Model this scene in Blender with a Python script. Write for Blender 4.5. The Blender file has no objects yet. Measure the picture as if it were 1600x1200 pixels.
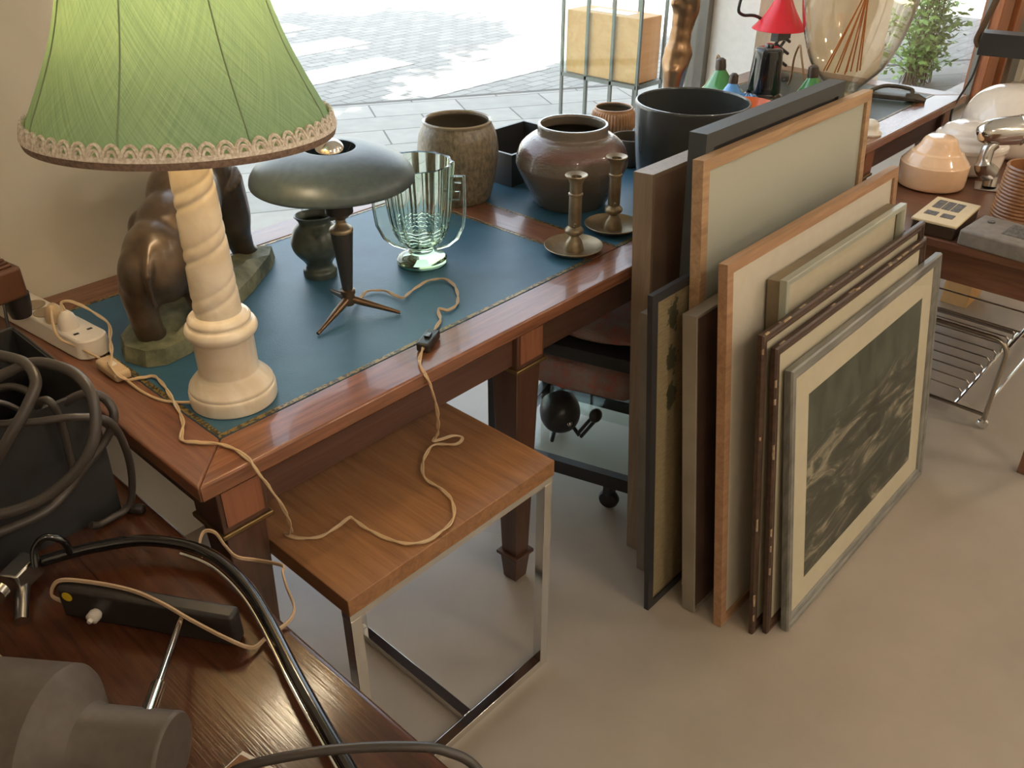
import bpy, bmesh, math, random
from mathutils import Vector, Matrix
random.seed(7)
S = bpy.context.scene
COL = S.collection
PI = math.pi

# ------------------------------------------------------------------ materials
def lin(r, g, b):
    f = lambda c: (c/255/12.92) if c/255 <= .04045 else ((c/255+.055)/1.055)**2.4
    return (f(r), f(g), f(b), 1)

def newmat(name):
    m = bpy.data.materials.new(name); m.use_nodes = True
    nt = m.node_tree
    return m, nt, nt.nodes['Principled BSDF']

def setp(b, **k):
    for n, v in k.items():
        n = {'rough': 'Roughness', 'metal': 'Metallic', 'coat': 'Coat Weight', 'coatr': 'Coat Roughness', 'trans': 'Transmission Weight',
             'ior': 'IOR', 'spec': 'Specular IOR Level', 'sheen': 'Sheen Weight', 'emis': 'Emission Strength'}[n]
        b.inputs[n].default_value = v

def coords(nt, scale=(1, 1, 1), rot=(0, 0, 0), loc=(0, 0, 0)):
    tc = nt.nodes.new('ShaderNodeTexCoord'); mp = nt.nodes.new('ShaderNodeMapping')
    mp.inputs['Scale'].default_value = scale; mp.inputs['Rotation'].default_value = rot; mp.inputs['Location'].default_value = loc
    nt.links.new(tc.outputs['Object'], mp.inputs['Vector'])
    return mp.outputs['Vector']

def noise(nt, vec, scale, detail=4, rough=.55, dist=0):
    n = nt.nodes.new('ShaderNodeTexNoise')
    n.inputs['Scale'].default_value = scale; n.inputs['Detail'].default_value = detail
    n.inputs['Roughness'].default_value = rough; n.inputs['Distortion'].default_value = dist
    nt.links.new(vec, n.inputs['Vector'])
    return n.outputs['Fac']

def ramp(nt, fac, stops):
    r = nt.nodes.new('ShaderNodeValToRGB')
    e = r.color_ramp.elements
    while len(e) < len(stops): e.new(.5)
    for i, (p, c) in enumerate(stops):
        e[i].position = p; e[i].color = c
    nt.links.new(fac, r.inputs['Fac'])
    return r.outputs['Color']

def bump(nt, b, fac, strength=.2, dist=.002):
    n = nt.nodes.new('ShaderNodeBump')
    n.inputs['Strength'].default_value = strength; n.inputs['Distance'].default_value = dist
    nt.links.new(fac, n.inputs['Height']); nt.links.new(n.outputs['Normal'], b.inputs['Normal'])

def mottled(name, c1, c2, scale=20, detail=4, bmp=0, bdist=.002, lo=.35, hi=.65, vec=(1, 1, 1), dist=0, **k):
    m, nt, b = newmat(name); setp(b, **k)
    f = noise(nt, coords(nt, vec), scale, detail, dist=dist)
    nt.links.new(ramp(nt, f, [(lo, c1), (hi, c2)]), b.inputs['Base Color'])
    if bmp: bump(nt, b, f, bmp, bdist)
    return m

def wood(name, c1, c2, axis=0, rough=.35, coat=.0, sc=1.0, bmp=.06, **k):
    m, nt, b = newmat(name); setp(b, rough=rough, coat=coat, **k)
    s = [22*sc, 22*sc, 22*sc]; s[axis] = 1.6*sc
    v = coords(nt, s)
    f = noise(nt, v, 2.2, 6, .6, 1.2)
    s2 = [140*sc, 140*sc, 140*sc]; s2[axis] = 5*sc
    f2 = noise(nt, coords(nt, s2), 1.5, 3, .6, .3)
    mx = nt.nodes.new('ShaderNodeMath'); mx.operation = 'MULTIPLY_ADD'
    nt.links.new(f2, mx.inputs[0]); mx.inputs[1].default_value = .35
    nt.links.new(f, mx.inputs[2])
    mid = tuple((a+c)/2 for a, c in zip(c1, c2))
    nt.links.new(ramp(nt, mx.outputs[0], [(.42, c1), (.62, mid), (.85, c2)]), b.inputs['Base Color'])
    bump(nt, b, f2, bmp, .001)
    return m

def plain(name, c, **k):
    m, nt, b = newmat(name); setp(b, **k)
    f = noise(nt, coords(nt), 35, 3)
    d = tuple(x*.95 for x in c[:3])+(1,)
    nt.links.new(ramp(nt, f, [(.35, d), (.65, c)]), b.inputs['Base Color'])
    return m

def pane(name, tint=(1, 1, 1, 1), strength=1.0):
    m, nt, b = newmat(name)
    out = nt.nodes['Material Output']
    tr = nt.nodes.new('ShaderNodeBsdfTransparent'); tr.inputs['Color'].default_value = tint
    gl = nt.nodes.new('ShaderNodeBsdfGlossy'); gl.inputs['Roughness'].default_value = .03
    geo = nt.nodes.new('ShaderNodeNewGeometry'); dp = nt.nodes.new('ShaderNodeVectorMath'); dp.operation = 'DOT_PRODUCT'
    nt.links.new(geo.outputs['Incoming'], dp.inputs[0]); nt.links.new(geo.outputs['Normal'], dp.inputs[1])
    def mth(op, a, bb=None):
        n = nt.nodes.new('ShaderNodeMath'); n.operation = op; nt.links.new(a, n.inputs[0])
        if bb is not None: n.inputs[1].default_value = bb
        return n.outputs[0]
    inv = nt.nodes.new('ShaderNodeMath'); inv.operation = 'SUBTRACT'; inv.inputs[0].default_value = 1
    nt.links.new(mth('ABSOLUTE', dp.outputs['Value']), inv.inputs[1])
    fr = nt.nodes.new('ShaderNodeMath'); fr.operation = 'MULTIPLY_ADD'
    nt.links.new(mth('POWER', inv.outputs[0], 5), fr.inputs[0]); fr.inputs[1].default_value = .9*strength; fr.inputs[2].default_value = .03*strength
    mx = nt.nodes.new('ShaderNodeMixShader')
    nt.links.new(fr.outputs[0], mx.inputs[0]); nt.links.new(tr.outputs[0], mx.inputs[1]); nt.links.new(gl.outputs[0], mx.inputs[2])
    nt.links.new(mx.outputs[0], out.inputs['Surface'])
    return m

M = {}
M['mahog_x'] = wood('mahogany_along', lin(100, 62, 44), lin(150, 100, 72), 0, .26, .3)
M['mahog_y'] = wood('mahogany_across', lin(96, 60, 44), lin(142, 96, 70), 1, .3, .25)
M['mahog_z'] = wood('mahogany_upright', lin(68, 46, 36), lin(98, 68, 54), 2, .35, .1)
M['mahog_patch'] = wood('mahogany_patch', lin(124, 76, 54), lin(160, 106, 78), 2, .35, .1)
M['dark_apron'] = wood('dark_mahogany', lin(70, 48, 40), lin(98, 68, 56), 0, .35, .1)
M['teak'] = wood('teak_top', lin(116, 78, 48), lin(164, 118, 78), 1, .42, .05, .8)
M['teak_edge'] = wood('teak_edge', lin(120, 82, 54), lin(160, 116, 80), 0, .4, .1)
M['cabinet'] = wood('dark_cabinet_wood', lin(50, 27, 17), lin(84, 48, 30), 1, .16, .0, 1.2, bmp=.26)
M['table_r'] = wood('brown_table_wood', lin(92, 58, 44), lin(124, 84, 62), 1, .33, .2)
M['oak'] = wood('oak_frame', lin(160, 126, 94), lin(196, 160, 122), 0, .45)
M['oak_red'] = wood('reddish_oak_frame', lin(150, 110, 82), lin(186, 146, 110), 0, .42)
M['brown_canvas'] = wood('brown_frame_side', lin(124, 104, 84), lin(152, 130, 106), 2, .5)
M['brown_panel'] = mottled('brown_panel', lin(122, 98, 80), lin(134, 108, 90), 14, rough=.6)
M['dark_panel'] = mottled('dark_brown_panel', lin(86, 66, 55), lin(98, 76, 64), 14, rough=.6)
M['taupe'] = mottled('taupe_frame', lin(140, 130, 116), lin(154, 144, 128), 9, rough=.4)
M['grey_frame'] = mottled('grey_brown_frame', lin(120, 112, 100), lin(140, 130, 116), 9, rough=.45)
M['black_frame'] = plain('black_frame', lin(54, 53, 55), rough=.42)
M['black_thick'] = plain('black_painted_frame', lin(68, 70, 70), rough=.5)
M['silver'] = mottled('silver_leaf_frame', lin(176, 180, 164), lin(196, 198, 182), 6, 2, rough=.35, metal=.25)
M['bronze_frame'] = mottled('dull_bronze_frame', lin(112, 98, 76), lin(136, 120, 94), 8, rough=.45)
M['brown_ornate'] = mottled('worn_brown_frame', lin(64, 46, 36), lin(84, 62, 48), 12, vec=(2, 6, 6), rough=.4)
M['wear'] = mottled('bare_chipped_plaster', lin(206, 186, 154), lin(166, 134, 100), 60, rough=.7)
M['grey_silver'] = mottled('grey_silver_frame', lin(116, 114, 108), lin(146, 144, 136), 8, 4, vec=(1.2, 9, 2), rough=.4, metal=.2)
M['mat_cream'] = plain('cream_mat_board', lin(214, 204, 180), rough=.8)
M['mat_white'] = plain('white_mat_board', lin(226, 216, 200), rough=.8)
M['back_board'] = plain('brown_backing_board', lin(120, 96, 70), rough=.85)
M['chrome'] = plain('chrome', (.75, .75, .74, 1), rough=.1, metal=1)
M['steel'] = plain('worn_steel', (.5, .48, .45, 1), rough=.25, metal=1)
M['brass'] = mottled('old_brass', lin(140, 124, 100), lin(162, 146, 118), 30, rough=.4, metal=.7)
M['brass_dull'] = plain('dull_brass', lin(150, 124, 84), rough=.4, metal=.9)
M['bronze'] = mottled('dark_bronze', lin(74, 62, 52), lin(104, 88, 72), 18, bmp=.15, rough=.3, metal=.35)
M['bronze_gold'] = mottled('golden_bronze', lin(138, 108, 80), lin(176, 142, 108), 5, rough=.3, metal=.8)
M['rock'] = mottled('green_plaster_rock', lin(84, 88, 66), lin(132, 132, 104), 28, 6, bmp=.6, bdist=.006, rough=.75)
M['marble'] = mottled('alabaster', lin(220, 204, 178), lin(242, 232, 214), 9, 6, rough=.32, dist=1.5, coat=.2)
M['black_plastic'] = plain('black_plastic', lin(42, 39, 37), rough=.38)
M['black_metal'] = plain('black_metal', lin(48, 48, 48), rough=.35)
M['black_gloss'] = plain('black_gloss', lin(22, 22, 22), rough=.1, coat=.5)
M['black_tube'] = plain('black_lacquered_tube', lin(24, 22, 22), rough=.14, coat=.6)
M['brown_box'] = plain('brown_plastic', lin(98, 62, 42), rough=.4)
M['spot'] = mottled('brown_grey_enamel', lin(80, 71, 64), lin(88, 79, 71), 60, 3, bmp=.08, rough=.55)
M['rubber'] = plain('dark_grey_cable', lin(66, 60, 55), rough=.38)
M['cord'] = plain('cream_cord', lin(206, 178, 140), rough=.5)
M['cord_old'] = plain('aged_cord', lin(188, 160, 128), rough=.5)
M['plastic_white'] = plain('white_plastic', lin(232, 222, 208), rough=.35)
M['socket_dark'] = plain('socket_recess', lin(160, 140, 116), rough=.5)
M['slot'] = plain('dark_slot', lin(40, 30, 26), rough=.6)
M['yellow'] = plain('yellow_sticker', lin(222, 190, 40), rough=.5)
M['mush'] = mottled('dark_green_grey_lacquer', lin(62, 74, 77), lin(70, 82, 84), 80, 2, rough=.36)
M['mush_leg'] = plain('bronzed_metal', lin(120, 96, 74), rough=.32, metal=.8)
M['planter'] = plain('black_glazed_planter', lin(62, 64, 62), rough=.22, coat=.4)
M['barrel'] = mottled('speckled_brown_glaze', lin(96, 86, 68), lin(140, 126, 102), 120, 5, bmp=.4, bdist=.002, rough=.3, vec=(1, 1, .6))
M['rim_glaze'] = plain('shiny_brown_glaze', lin(150, 134, 108), rough=.15, coat=.5)
M['pot_inside'] = plain('dark_pot_inside', lin(92, 82, 66), rough=.5)
M['ribbed'] = mottled('terracotta_glaze', lin(150, 104, 66), lin(182, 134, 90), 25, rough=.35)
M['pot_brown'] = mottled('brown_stoneware', lin(138, 92, 58), lin(160, 112, 74), 25, rough=.3, coat=.2)
M['jug'] = mottled('green_grey_stoneware', lin(58, 66, 60), lin(84, 92, 82), 30, rough=.3)
M['orange'] = plain('orange_glaze', lin(214, 110, 62), rough=.25)
M['red_shade'] = plain('red_lacquer', lin(222, 40, 52), rough=.3)
M['opal_peach'] = plain('peach_opal_glass', lin(250, 208, 166), rough=.12, coat=.5)
M['opal'] = plain('white_opal_glass', lin(240, 228, 214), rough=.12, coat=.5)
M['stone_white'] = plain('white_porcelain', lin(230, 222, 206), rough=.2)
M['iron'] = mottled('dark_iron', lin(70, 62, 54), lin(92, 84, 74), 20, rough=.45, metal=.3)
M['cart'] = plain('bronzed_chrome_wire', (.42, .37, .31, 1), rough=.28, metal=1)
M['rug'] = None
M['crate'] = wood('plywood', lin(222, 156, 92), lin(236, 178, 118), 0, .6, 0, .4)
M['rack'] = plain('grey_green_metal', lin(112, 118, 112), rough=.5)
M['card'] = plain('tan_cardboard', lin(204, 160, 104), rough=.8)
M['keypad'] = mottled('dark_keypad', lin(76, 74, 72), lin(116, 112, 106), 60, 2, vec=(1, 3, 1), rough=.5)
M['box_cream'] = plain('cream_enamel', lin(226, 206, 164), rough=.4)
M['box_grey'] = mottled('grey_hammered_enamel', lin(122, 115, 107), lin(140, 132, 123), 40, rough=.45)
M['tan_enamel'] = plain('tan_enamel', lin(196, 172, 132), rough=.5)
M['wall_paint'] = mottled('cream_wall_paint', lin(222, 212, 194), lin(230, 220, 203), 6, 3, rough=.85)
M['pier_white'] = plain('white_wall_paint', lin(244, 242, 236), rough=.85)
M['ceiling'] = plain('ceiling_paint', lin(235, 230, 222), rough=.9)
M['door_wood'] = wood('orange_brown_joinery', lin(124, 70, 40), lin(170, 104, 62), 2, .4, .1)
M['strip_grey'] = plain('grey_metal_strip', lin(120, 116, 108), rough=.45)
M['gold_tool'] = mottled('gold_tooling', lin(150, 124, 70), lin(70, 66, 52), 160, 2, lo=.45, hi=.55, rough=.35, metal=.4)
M['green_sh'] = None
M['leaf'] = plain('green_leaf', lin(140, 172, 90), rough=.5)
M['bark'] = plain('brown_bark', lin(96, 74, 54), rough=.8)
M['fabric_cord'] = plain('brown_fabric_cord', lin(150, 116, 80), rough=.7)
M['bakelite'] = plain('brown_bakelite', lin(64, 50, 38), rough=.35)
M['reed'] = plain('copper_reed', lin(190, 118, 58), rough=.5)
M['braid'] = mottled('beige_braid', lin(238, 228, 214), lin(206, 192, 174), 260, 2, lo=.4, hi=.6, rough=.8)
M['braid_edge'] = mottled('brown_braid_edge', lin(138, 114, 98), lin(108, 88, 76), 220, 2, rough=.85)
M['wire_rib'] = plain('shade_rib_tape', lin(132, 152, 120), rough=.8)

def rug_material():
    m, nt, b = newmat('red_patterned_rug'); setp(b, rough=.9)
    v = coords(nt)
    f = noise(nt, v, 22, 8, .7)
    f2 = noise(nt, v, 240, 2)
    c = ramp(nt, f, [(.40, lin(160, 144, 134)), (.54, lin(170, 124, 116)), (.68, lin(206, 100, 94))])
    nt.links.new(c, b.inputs['Base Color']); bump(nt, b, f2, .8, .004)
    return m
M['rug'] = rug_material()
M['rug_dark'] = mottled('dark_rug_pile', lin(44, 42, 40), lin(60, 56, 52), 120, 3, bmp=.8, bdist=.004, rough=.95)

def leather(name, c1, c2, rough=.36):
    m, nt, b = newmat(name); setp(b, rough=rough, spec=.6)
    v = coords(nt)
    f = noise(nt, v, 7, 5)
    nt.links.new(ramp(nt, f, [(.35, c1), (.7, c2)]), b.inputs['Base Color'])
    f2 = noise(nt, v, 330, 3)
    bump(nt, b, f2, .28, .0012)
    return m
M['leather'] = leather('teal_leather', lin(46, 88, 112), lin(62, 108, 132), .44)
M['leather_black'] = leather('dark_green_leather', lin(46, 58, 54), lin(62, 74, 68), .4)

def fabric_shade():
    m, nt, b = newmat('green_silk_shade')
    out = nt.nodes['Material Output']
    tc = nt.nodes.new('ShaderNodeTexCoord'); sx = nt.nodes.new('ShaderNodeSeparateXYZ'); nt.links.new(tc.outputs['Object'], sx.inputs[0])
    def mth(op, a, c):
        n = nt.nodes.new('ShaderNodeMath'); n.operation = op
        for i, q in enumerate((a, c)):
            if isinstance(q, (int, float)): n.inputs[i].default_value = q
            else: nt.links.new(q, n.inputs[i])
        return n.outputs[0]
    ang = mth('MULTIPLY', mth('ARCTAN2', sx.outputs['Y'], sx.outputs['X']), .19)
    def threads(sl):
        u = mth('ADD', ang, mth('MULTIPLY', sx.outputs['Z'], sl)); v = mth('SUBTRACT', mth('MULTIPLY', ang, sl), sx.outputs['Z'])
        cb = nt.nodes.new('ShaderNodeCombineXYZ'); nt.links.new(mth('MULTIPLY', u, 420), cb.inputs[0]); nt.links.new(mth('MULTIPLY', v, 7), cb.inputs[1])
        return noise(nt, cb.outputs[0], 1.0, 3, .6)
    hf = mth('ADD', mth('MULTIPLY', threads(.75), .62), mth('MULTIPLY', threads(-.75), .38))
    c = ramp(nt, hf, [(.36, lin(114, 148, 126)), (.62, lin(136, 170, 146))])
    c2 = ramp(nt, hf, [(.38, lin(120, 150, 106)), (.66, lin(168, 196, 136))])
    geo = nt.nodes.new('ShaderNodeNewGeometry')
    mc_ = nt.nodes.new('ShaderNodeMix'); mc_.data_type = 'RGBA'; nt.links.new(geo.outputs['Backfacing'], mc_.inputs['Factor'])
    nt.links.new(c, mc_.inputs['A']); mc_.inputs['B'].default_value = lin(232, 214, 180)
    d = nt.nodes.new('ShaderNodeBsdfDiffuse'); t = nt.nodes.new('ShaderNodeBsdfTranslucent')
    nt.links.new(mc_.outputs['Result'], d.inputs['Color']); nt.links.new(c2, t.inputs['Color'])
    mx = nt.nodes.new('ShaderNodeMixShader'); mx.inputs[0].default_value = .21
    nt.links.new(d.outputs[0], mx.inputs[1]); nt.links.new(t.outputs[0], mx.inputs[2]); nt.links.new(mx.outputs[0], out.inputs['Surface'])
    return m
M['green_sh'] = fabric_shade()

def glassmat(name, col, rough=.0, ior=1.46, bscale=0):
    m, nt, b = newmat(name); setp(b, trans=1, rough=rough, ior=ior)
    b.inputs['Base Color'].default_value = col
    va = nt.nodes.new('ShaderNodeVolumeAbsorption'); va.inputs['Color'].default_value = (.62, .74, .54, 1); va.inputs['Density'].default_value = 20
    nt.links.new(va.outputs[0], nt.nodes['Material Output'].inputs['Volume'])
    return m
M['green_glass'] = glassmat('green_pressed_glass', (.90, .96, .88, 1))
M['clear_glass'] = pane('clear_blown_glass', (.96, .93, .87, 1), 2.2)
M['shelf_glass'] = pane('green_shelf_glass', (.90, .95, .93, 1))
M['window_glass'] = pane('window_glass', (.97, .98, .97, 1))
M['picture_glass'] = pane('picture_glass', (.97, .97, .96, 1), .18)
M['teal_glass'] = plain('green_cased_glass', lin(70, 130, 70), rough=.1, coat=.6)
M['blue_glass'] = plain('blue_cased_glass', lin(90, 150, 210), rough=.1, coat=.6)
M['bulb_mirror'] = plain('mirrored_bulb', (.8, .78, .74, 1), rough=.08, metal=1)

def emit(name, c, s):
    m, nt, b = newmat(name)
    b.inputs['Base Color'].default_value = c
    b.inputs['Emission Color'].default_value = c; b.inputs['Emission Strength'].default_value = s
    return m
M['bulb_lit'] = emit('lit_bulb', (1, .78, .42, 1), 30)
M['ceil_lit'] = emit('lit_ceiling_bulb', (1, .72, .4, 1), 12)

def squat_mat():
    m, nt, b = newmat('brown_crackle_glaze'); setp(b, rough=.22, coat=.5)
    v = coords(nt)
    sx = nt.nodes.new('ShaderNodeSeparateXYZ'); nt.links.new(v, sx.inputs[0])
    f = noise(nt, coords(nt, (6, 6, 90)), 1.2, 4)
    md = nt.nodes.new('ShaderNodeMath'); md.operation = 'MULTIPLY_ADD'; nt.links.new(f, md.inputs[0]); md.inputs[1].default_value = .05
    nt.links.new(sx.outputs['Z'], md.inputs[2])
    c = ramp(nt, md.outputs[0], [(.05, lin(94, 88, 78)), (.12, lin(106, 96, 84)), (.155, lin(110, 96, 84)), (.172, lin(112, 80, 70)), (.19, lin(106, 80, 70)), (.205, lin(120, 108, 94))])
    nt.links.new(c, b.inputs['Base Color'])
    bump(nt, b, noise(nt, coords(nt, (1, 1, 2)), 110, 4), .5, .003)
    return m
M['squat'] = squat_mat()

def sea_mat():
    m, nt, b = newmat('sea_painting'); setp(b, rough=.55)
    v = coords(nt, (1, 1, 1), (0, .55, 0))
    f = noise(nt, coords(nt, (2.5, 1, 9), (0, .75, 0)), 2.0, 8, .62, 1.6)
    tc = nt.nodes.new('ShaderNodeTexCoord'); sx = nt.nodes.new('ShaderNodeSeparateXYZ'); nt.links.new(tc.outputs['Object'], sx.inputs[0])
    c = ramp(nt, f, [(.34, lin(56, 58, 50)), (.50, lin(78, 78, 68)), (.56, lin(112, 108, 94)), (.64, lin(166, 158, 138))])
    f2 = noise(nt, coords(nt, (3, 1, 1.5), (0, .3, 0)), 4, 5)
    c2 = ramp(nt, f2, [(.35, lin(62, 68, 58)), (.65, lin(96, 100, 86))])
    mr = nt.nodes.new('ShaderNodeMapRange'); mr.inputs['From Min'].default_value = .40; mr.inputs['From Max'].default_value = .47
    nt.links.new(sx.outputs['Z'], mr.inputs['Value'])
    mx = nt.nodes.new('ShaderNodeMix'); mx.data_type = 'RGBA'
    nt.links.new(mr.outputs[0], mx.inputs['Factor']); nt.links.new(c, mx.inputs['A']); nt.links.new(c2, mx.inputs['B'])
    nt.links.new(mx.outputs['Result'], b.inputs['Base Color'])
    return m
M['sea'] = sea_mat()

def botanic_mat():
    m, nt, b = newmat('botanical_print'); setp(b, rough=.6)
    tc = nt.nodes.new('ShaderNodeTexCoord'); sx = nt.nodes.new('ShaderNodeSeparateXYZ'); nt.links.new(tc.outputs['Object'], sx.inputs[0])
    def mth(op, a, c=0):
        n = nt.nodes.new('ShaderNodeMath'); n.operation = op
        for i, q in enumerate((a, c)):
            if isinstance(q, (int, float)): n.inputs[i].default_value = q
            else: nt.links.new(q, n.inputs[i])
        return n.outputs[0]
    zz = mth('MULTIPLY', mth('SUBTRACT', mth('FRACT', mth('DIVIDE', sx.outputs['Z'], .098)), .5), .098)
    xx = mth('SUBTRACT', mth('MULTIPLY', mth('FRACT', mth('DIVIDE', mth('ADD', sx.outputs['X'], .178), .10)), .10), .05)
    rr = mth('SQRT', mth('ADD', mth('MULTIPLY', zz, zz), mth('MULTIPLY', mth('MULTIPLY', xx, xx), 3.0)))
    n = noise(nt, coords(nt), 45, 5, .65)
    v = mth('ADD', rr, mth('MULTIPLY', mth('SUBTRACT', n, .5), .11))
    msk = mth('LESS_THAN', v, .030); up = mth('GREATER_THAN', sx.outputs['Z'], .49)
    fac = mth('MULTIPLY', mth('MULTIPLY', msk, up), .8)
    w = nt.nodes.new('ShaderNodeTexNoise'); w.inputs['Scale'].default_value = 1; nt.links.new(coords(nt, (50, 1, 260)), w.inputs['Vector'])
    base = ramp(nt, w.outputs['Fac'], [(.35, lin(150, 134, 104)), (.6, lin(166, 150, 118))])
    mx = nt.nodes.new('ShaderNodeMix'); mx.data_type = 'RGBA'; nt.links.new(fac, mx.inputs['Factor']); nt.links.new(base, mx.inputs['A'])
    mx.inputs['B'].default_value = lin(58, 68, 54)
    nt.links.new(mx.outputs['Result'], b.inputs['Base Color'])
    return m
M['botanic'] = botanic_mat()

def painted_reflection_mat():  # darker lower part paints the dim room's reflection into the print colour
    m, nt, b = newmat('grey_print_reflection'); setp(b, rough=.6)
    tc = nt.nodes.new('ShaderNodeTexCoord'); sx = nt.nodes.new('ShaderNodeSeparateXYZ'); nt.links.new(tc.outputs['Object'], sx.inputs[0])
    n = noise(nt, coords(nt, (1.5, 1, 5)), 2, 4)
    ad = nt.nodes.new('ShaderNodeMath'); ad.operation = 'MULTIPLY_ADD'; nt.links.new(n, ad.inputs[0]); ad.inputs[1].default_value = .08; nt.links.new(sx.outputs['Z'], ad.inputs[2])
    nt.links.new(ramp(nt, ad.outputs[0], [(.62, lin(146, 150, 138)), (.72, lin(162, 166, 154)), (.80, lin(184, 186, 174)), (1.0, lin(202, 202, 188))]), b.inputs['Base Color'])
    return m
M['painted_reflection'] = painted_reflection_mat()

def floor_mat():
    m, nt, b = newmat('polished_screed'); setp(b, rough=.34, spec=.5)
    v = coords(nt)
    f = noise(nt, v, 1.6, 6, .6)
    c = ramp(nt, f, [(.3, lin(158, 147, 132)), (.7, lin(180, 168, 152))])
    nt.links.new(c, b.inputs['Base Color'])
    vo = nt.nodes.new('ShaderNodeTexVoronoi'); vo.feature = 'DISTANCE_TO_EDGE'; vo.inputs['Scale'].default_value = 1.1
    nv = nt.nodes.new('ShaderNodeMapping'); nt.links.new(v, nv.inputs['Vector'])
    nt.links.new(nv.outputs[0], vo.inputs['Vector'])
    cr = ramp(nt, vo.outputs['Distance'], [(0, (0, 0, 0, 1)), (.006, (1, 1, 1, 1))])
    bump(nt, b, cr, .12, .002)
    f3 = noise(nt, v, 5, 4); rr = ramp(nt, f3, [(.3, (.30, .30, .30, 1)), (.7, (.42, .42, .42, 1))]); nt.links.new(rr, b.inputs['Roughness'])
    return m
M['floor'] = floor_mat()

def paving_mat(name, sx, sy, rotz, c1, c2, mort, zebra=False):
    m, nt, b = newmat(name); setp(b, rough=.85)
    v = coords(nt, (1, 1, 1), (0, 0, rotz))
    br = nt.nodes.new('ShaderNodeTexBrick'); br.inputs['Scale'].default_value = 1
    br.inputs['Brick Width'].default_value = sx; br.inputs['Row Height'].default_value = sy
    br.inputs['Mortar Size'].default_value = .006; br.inputs['Color1'].default_value = c1; br.inputs['Color2'].default_value = c2; br.inputs['Mortar'].default_value = mort
    nt.links.new(v, br.inputs['Vector'])
    col = br.outputs['Color']
    n = noise(nt, v, 9, 5)
    mm = nt.nodes.new('ShaderNodeMix'); mm.data_type = 'RGBA'; mm.blend_type = 'MULTIPLY'; mm.inputs['Factor'].default_value = .5
    nt.links.new(col, mm.inputs['A']); nt.links.new(ramp(nt, n, [(.3, (.7, .7, .7, 1)), (.7, (1, 1, 1, 1))]), mm.inputs['B'])
    nt.links.new(mm.outputs['Result'], b.inputs['Base Color'])
    bump(nt, b, br.outputs['Fac'], -.4, .004)
    return m
M['paving'] = paving_mat('grey_paving_slabs', .62, .32, math.radians(31), lin(150, 149, 143), lin(162, 160, 153), lin(104, 102, 96))
M['street'] = paving_mat('street_brick', .21, .105, math.radians(0), lin(138, 138, 133), lin(152, 151, 145), lin(108, 106, 101))
M['zebra'] = paving_mat('white_painted_brick', .21, .105, math.radians(90), lin(186, 185, 178), lin(196, 195, 188), lin(150, 148, 142))
M['kerb'] = plain('dark_kerb_joint', lin(96, 94, 88), rough=.9)

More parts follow.
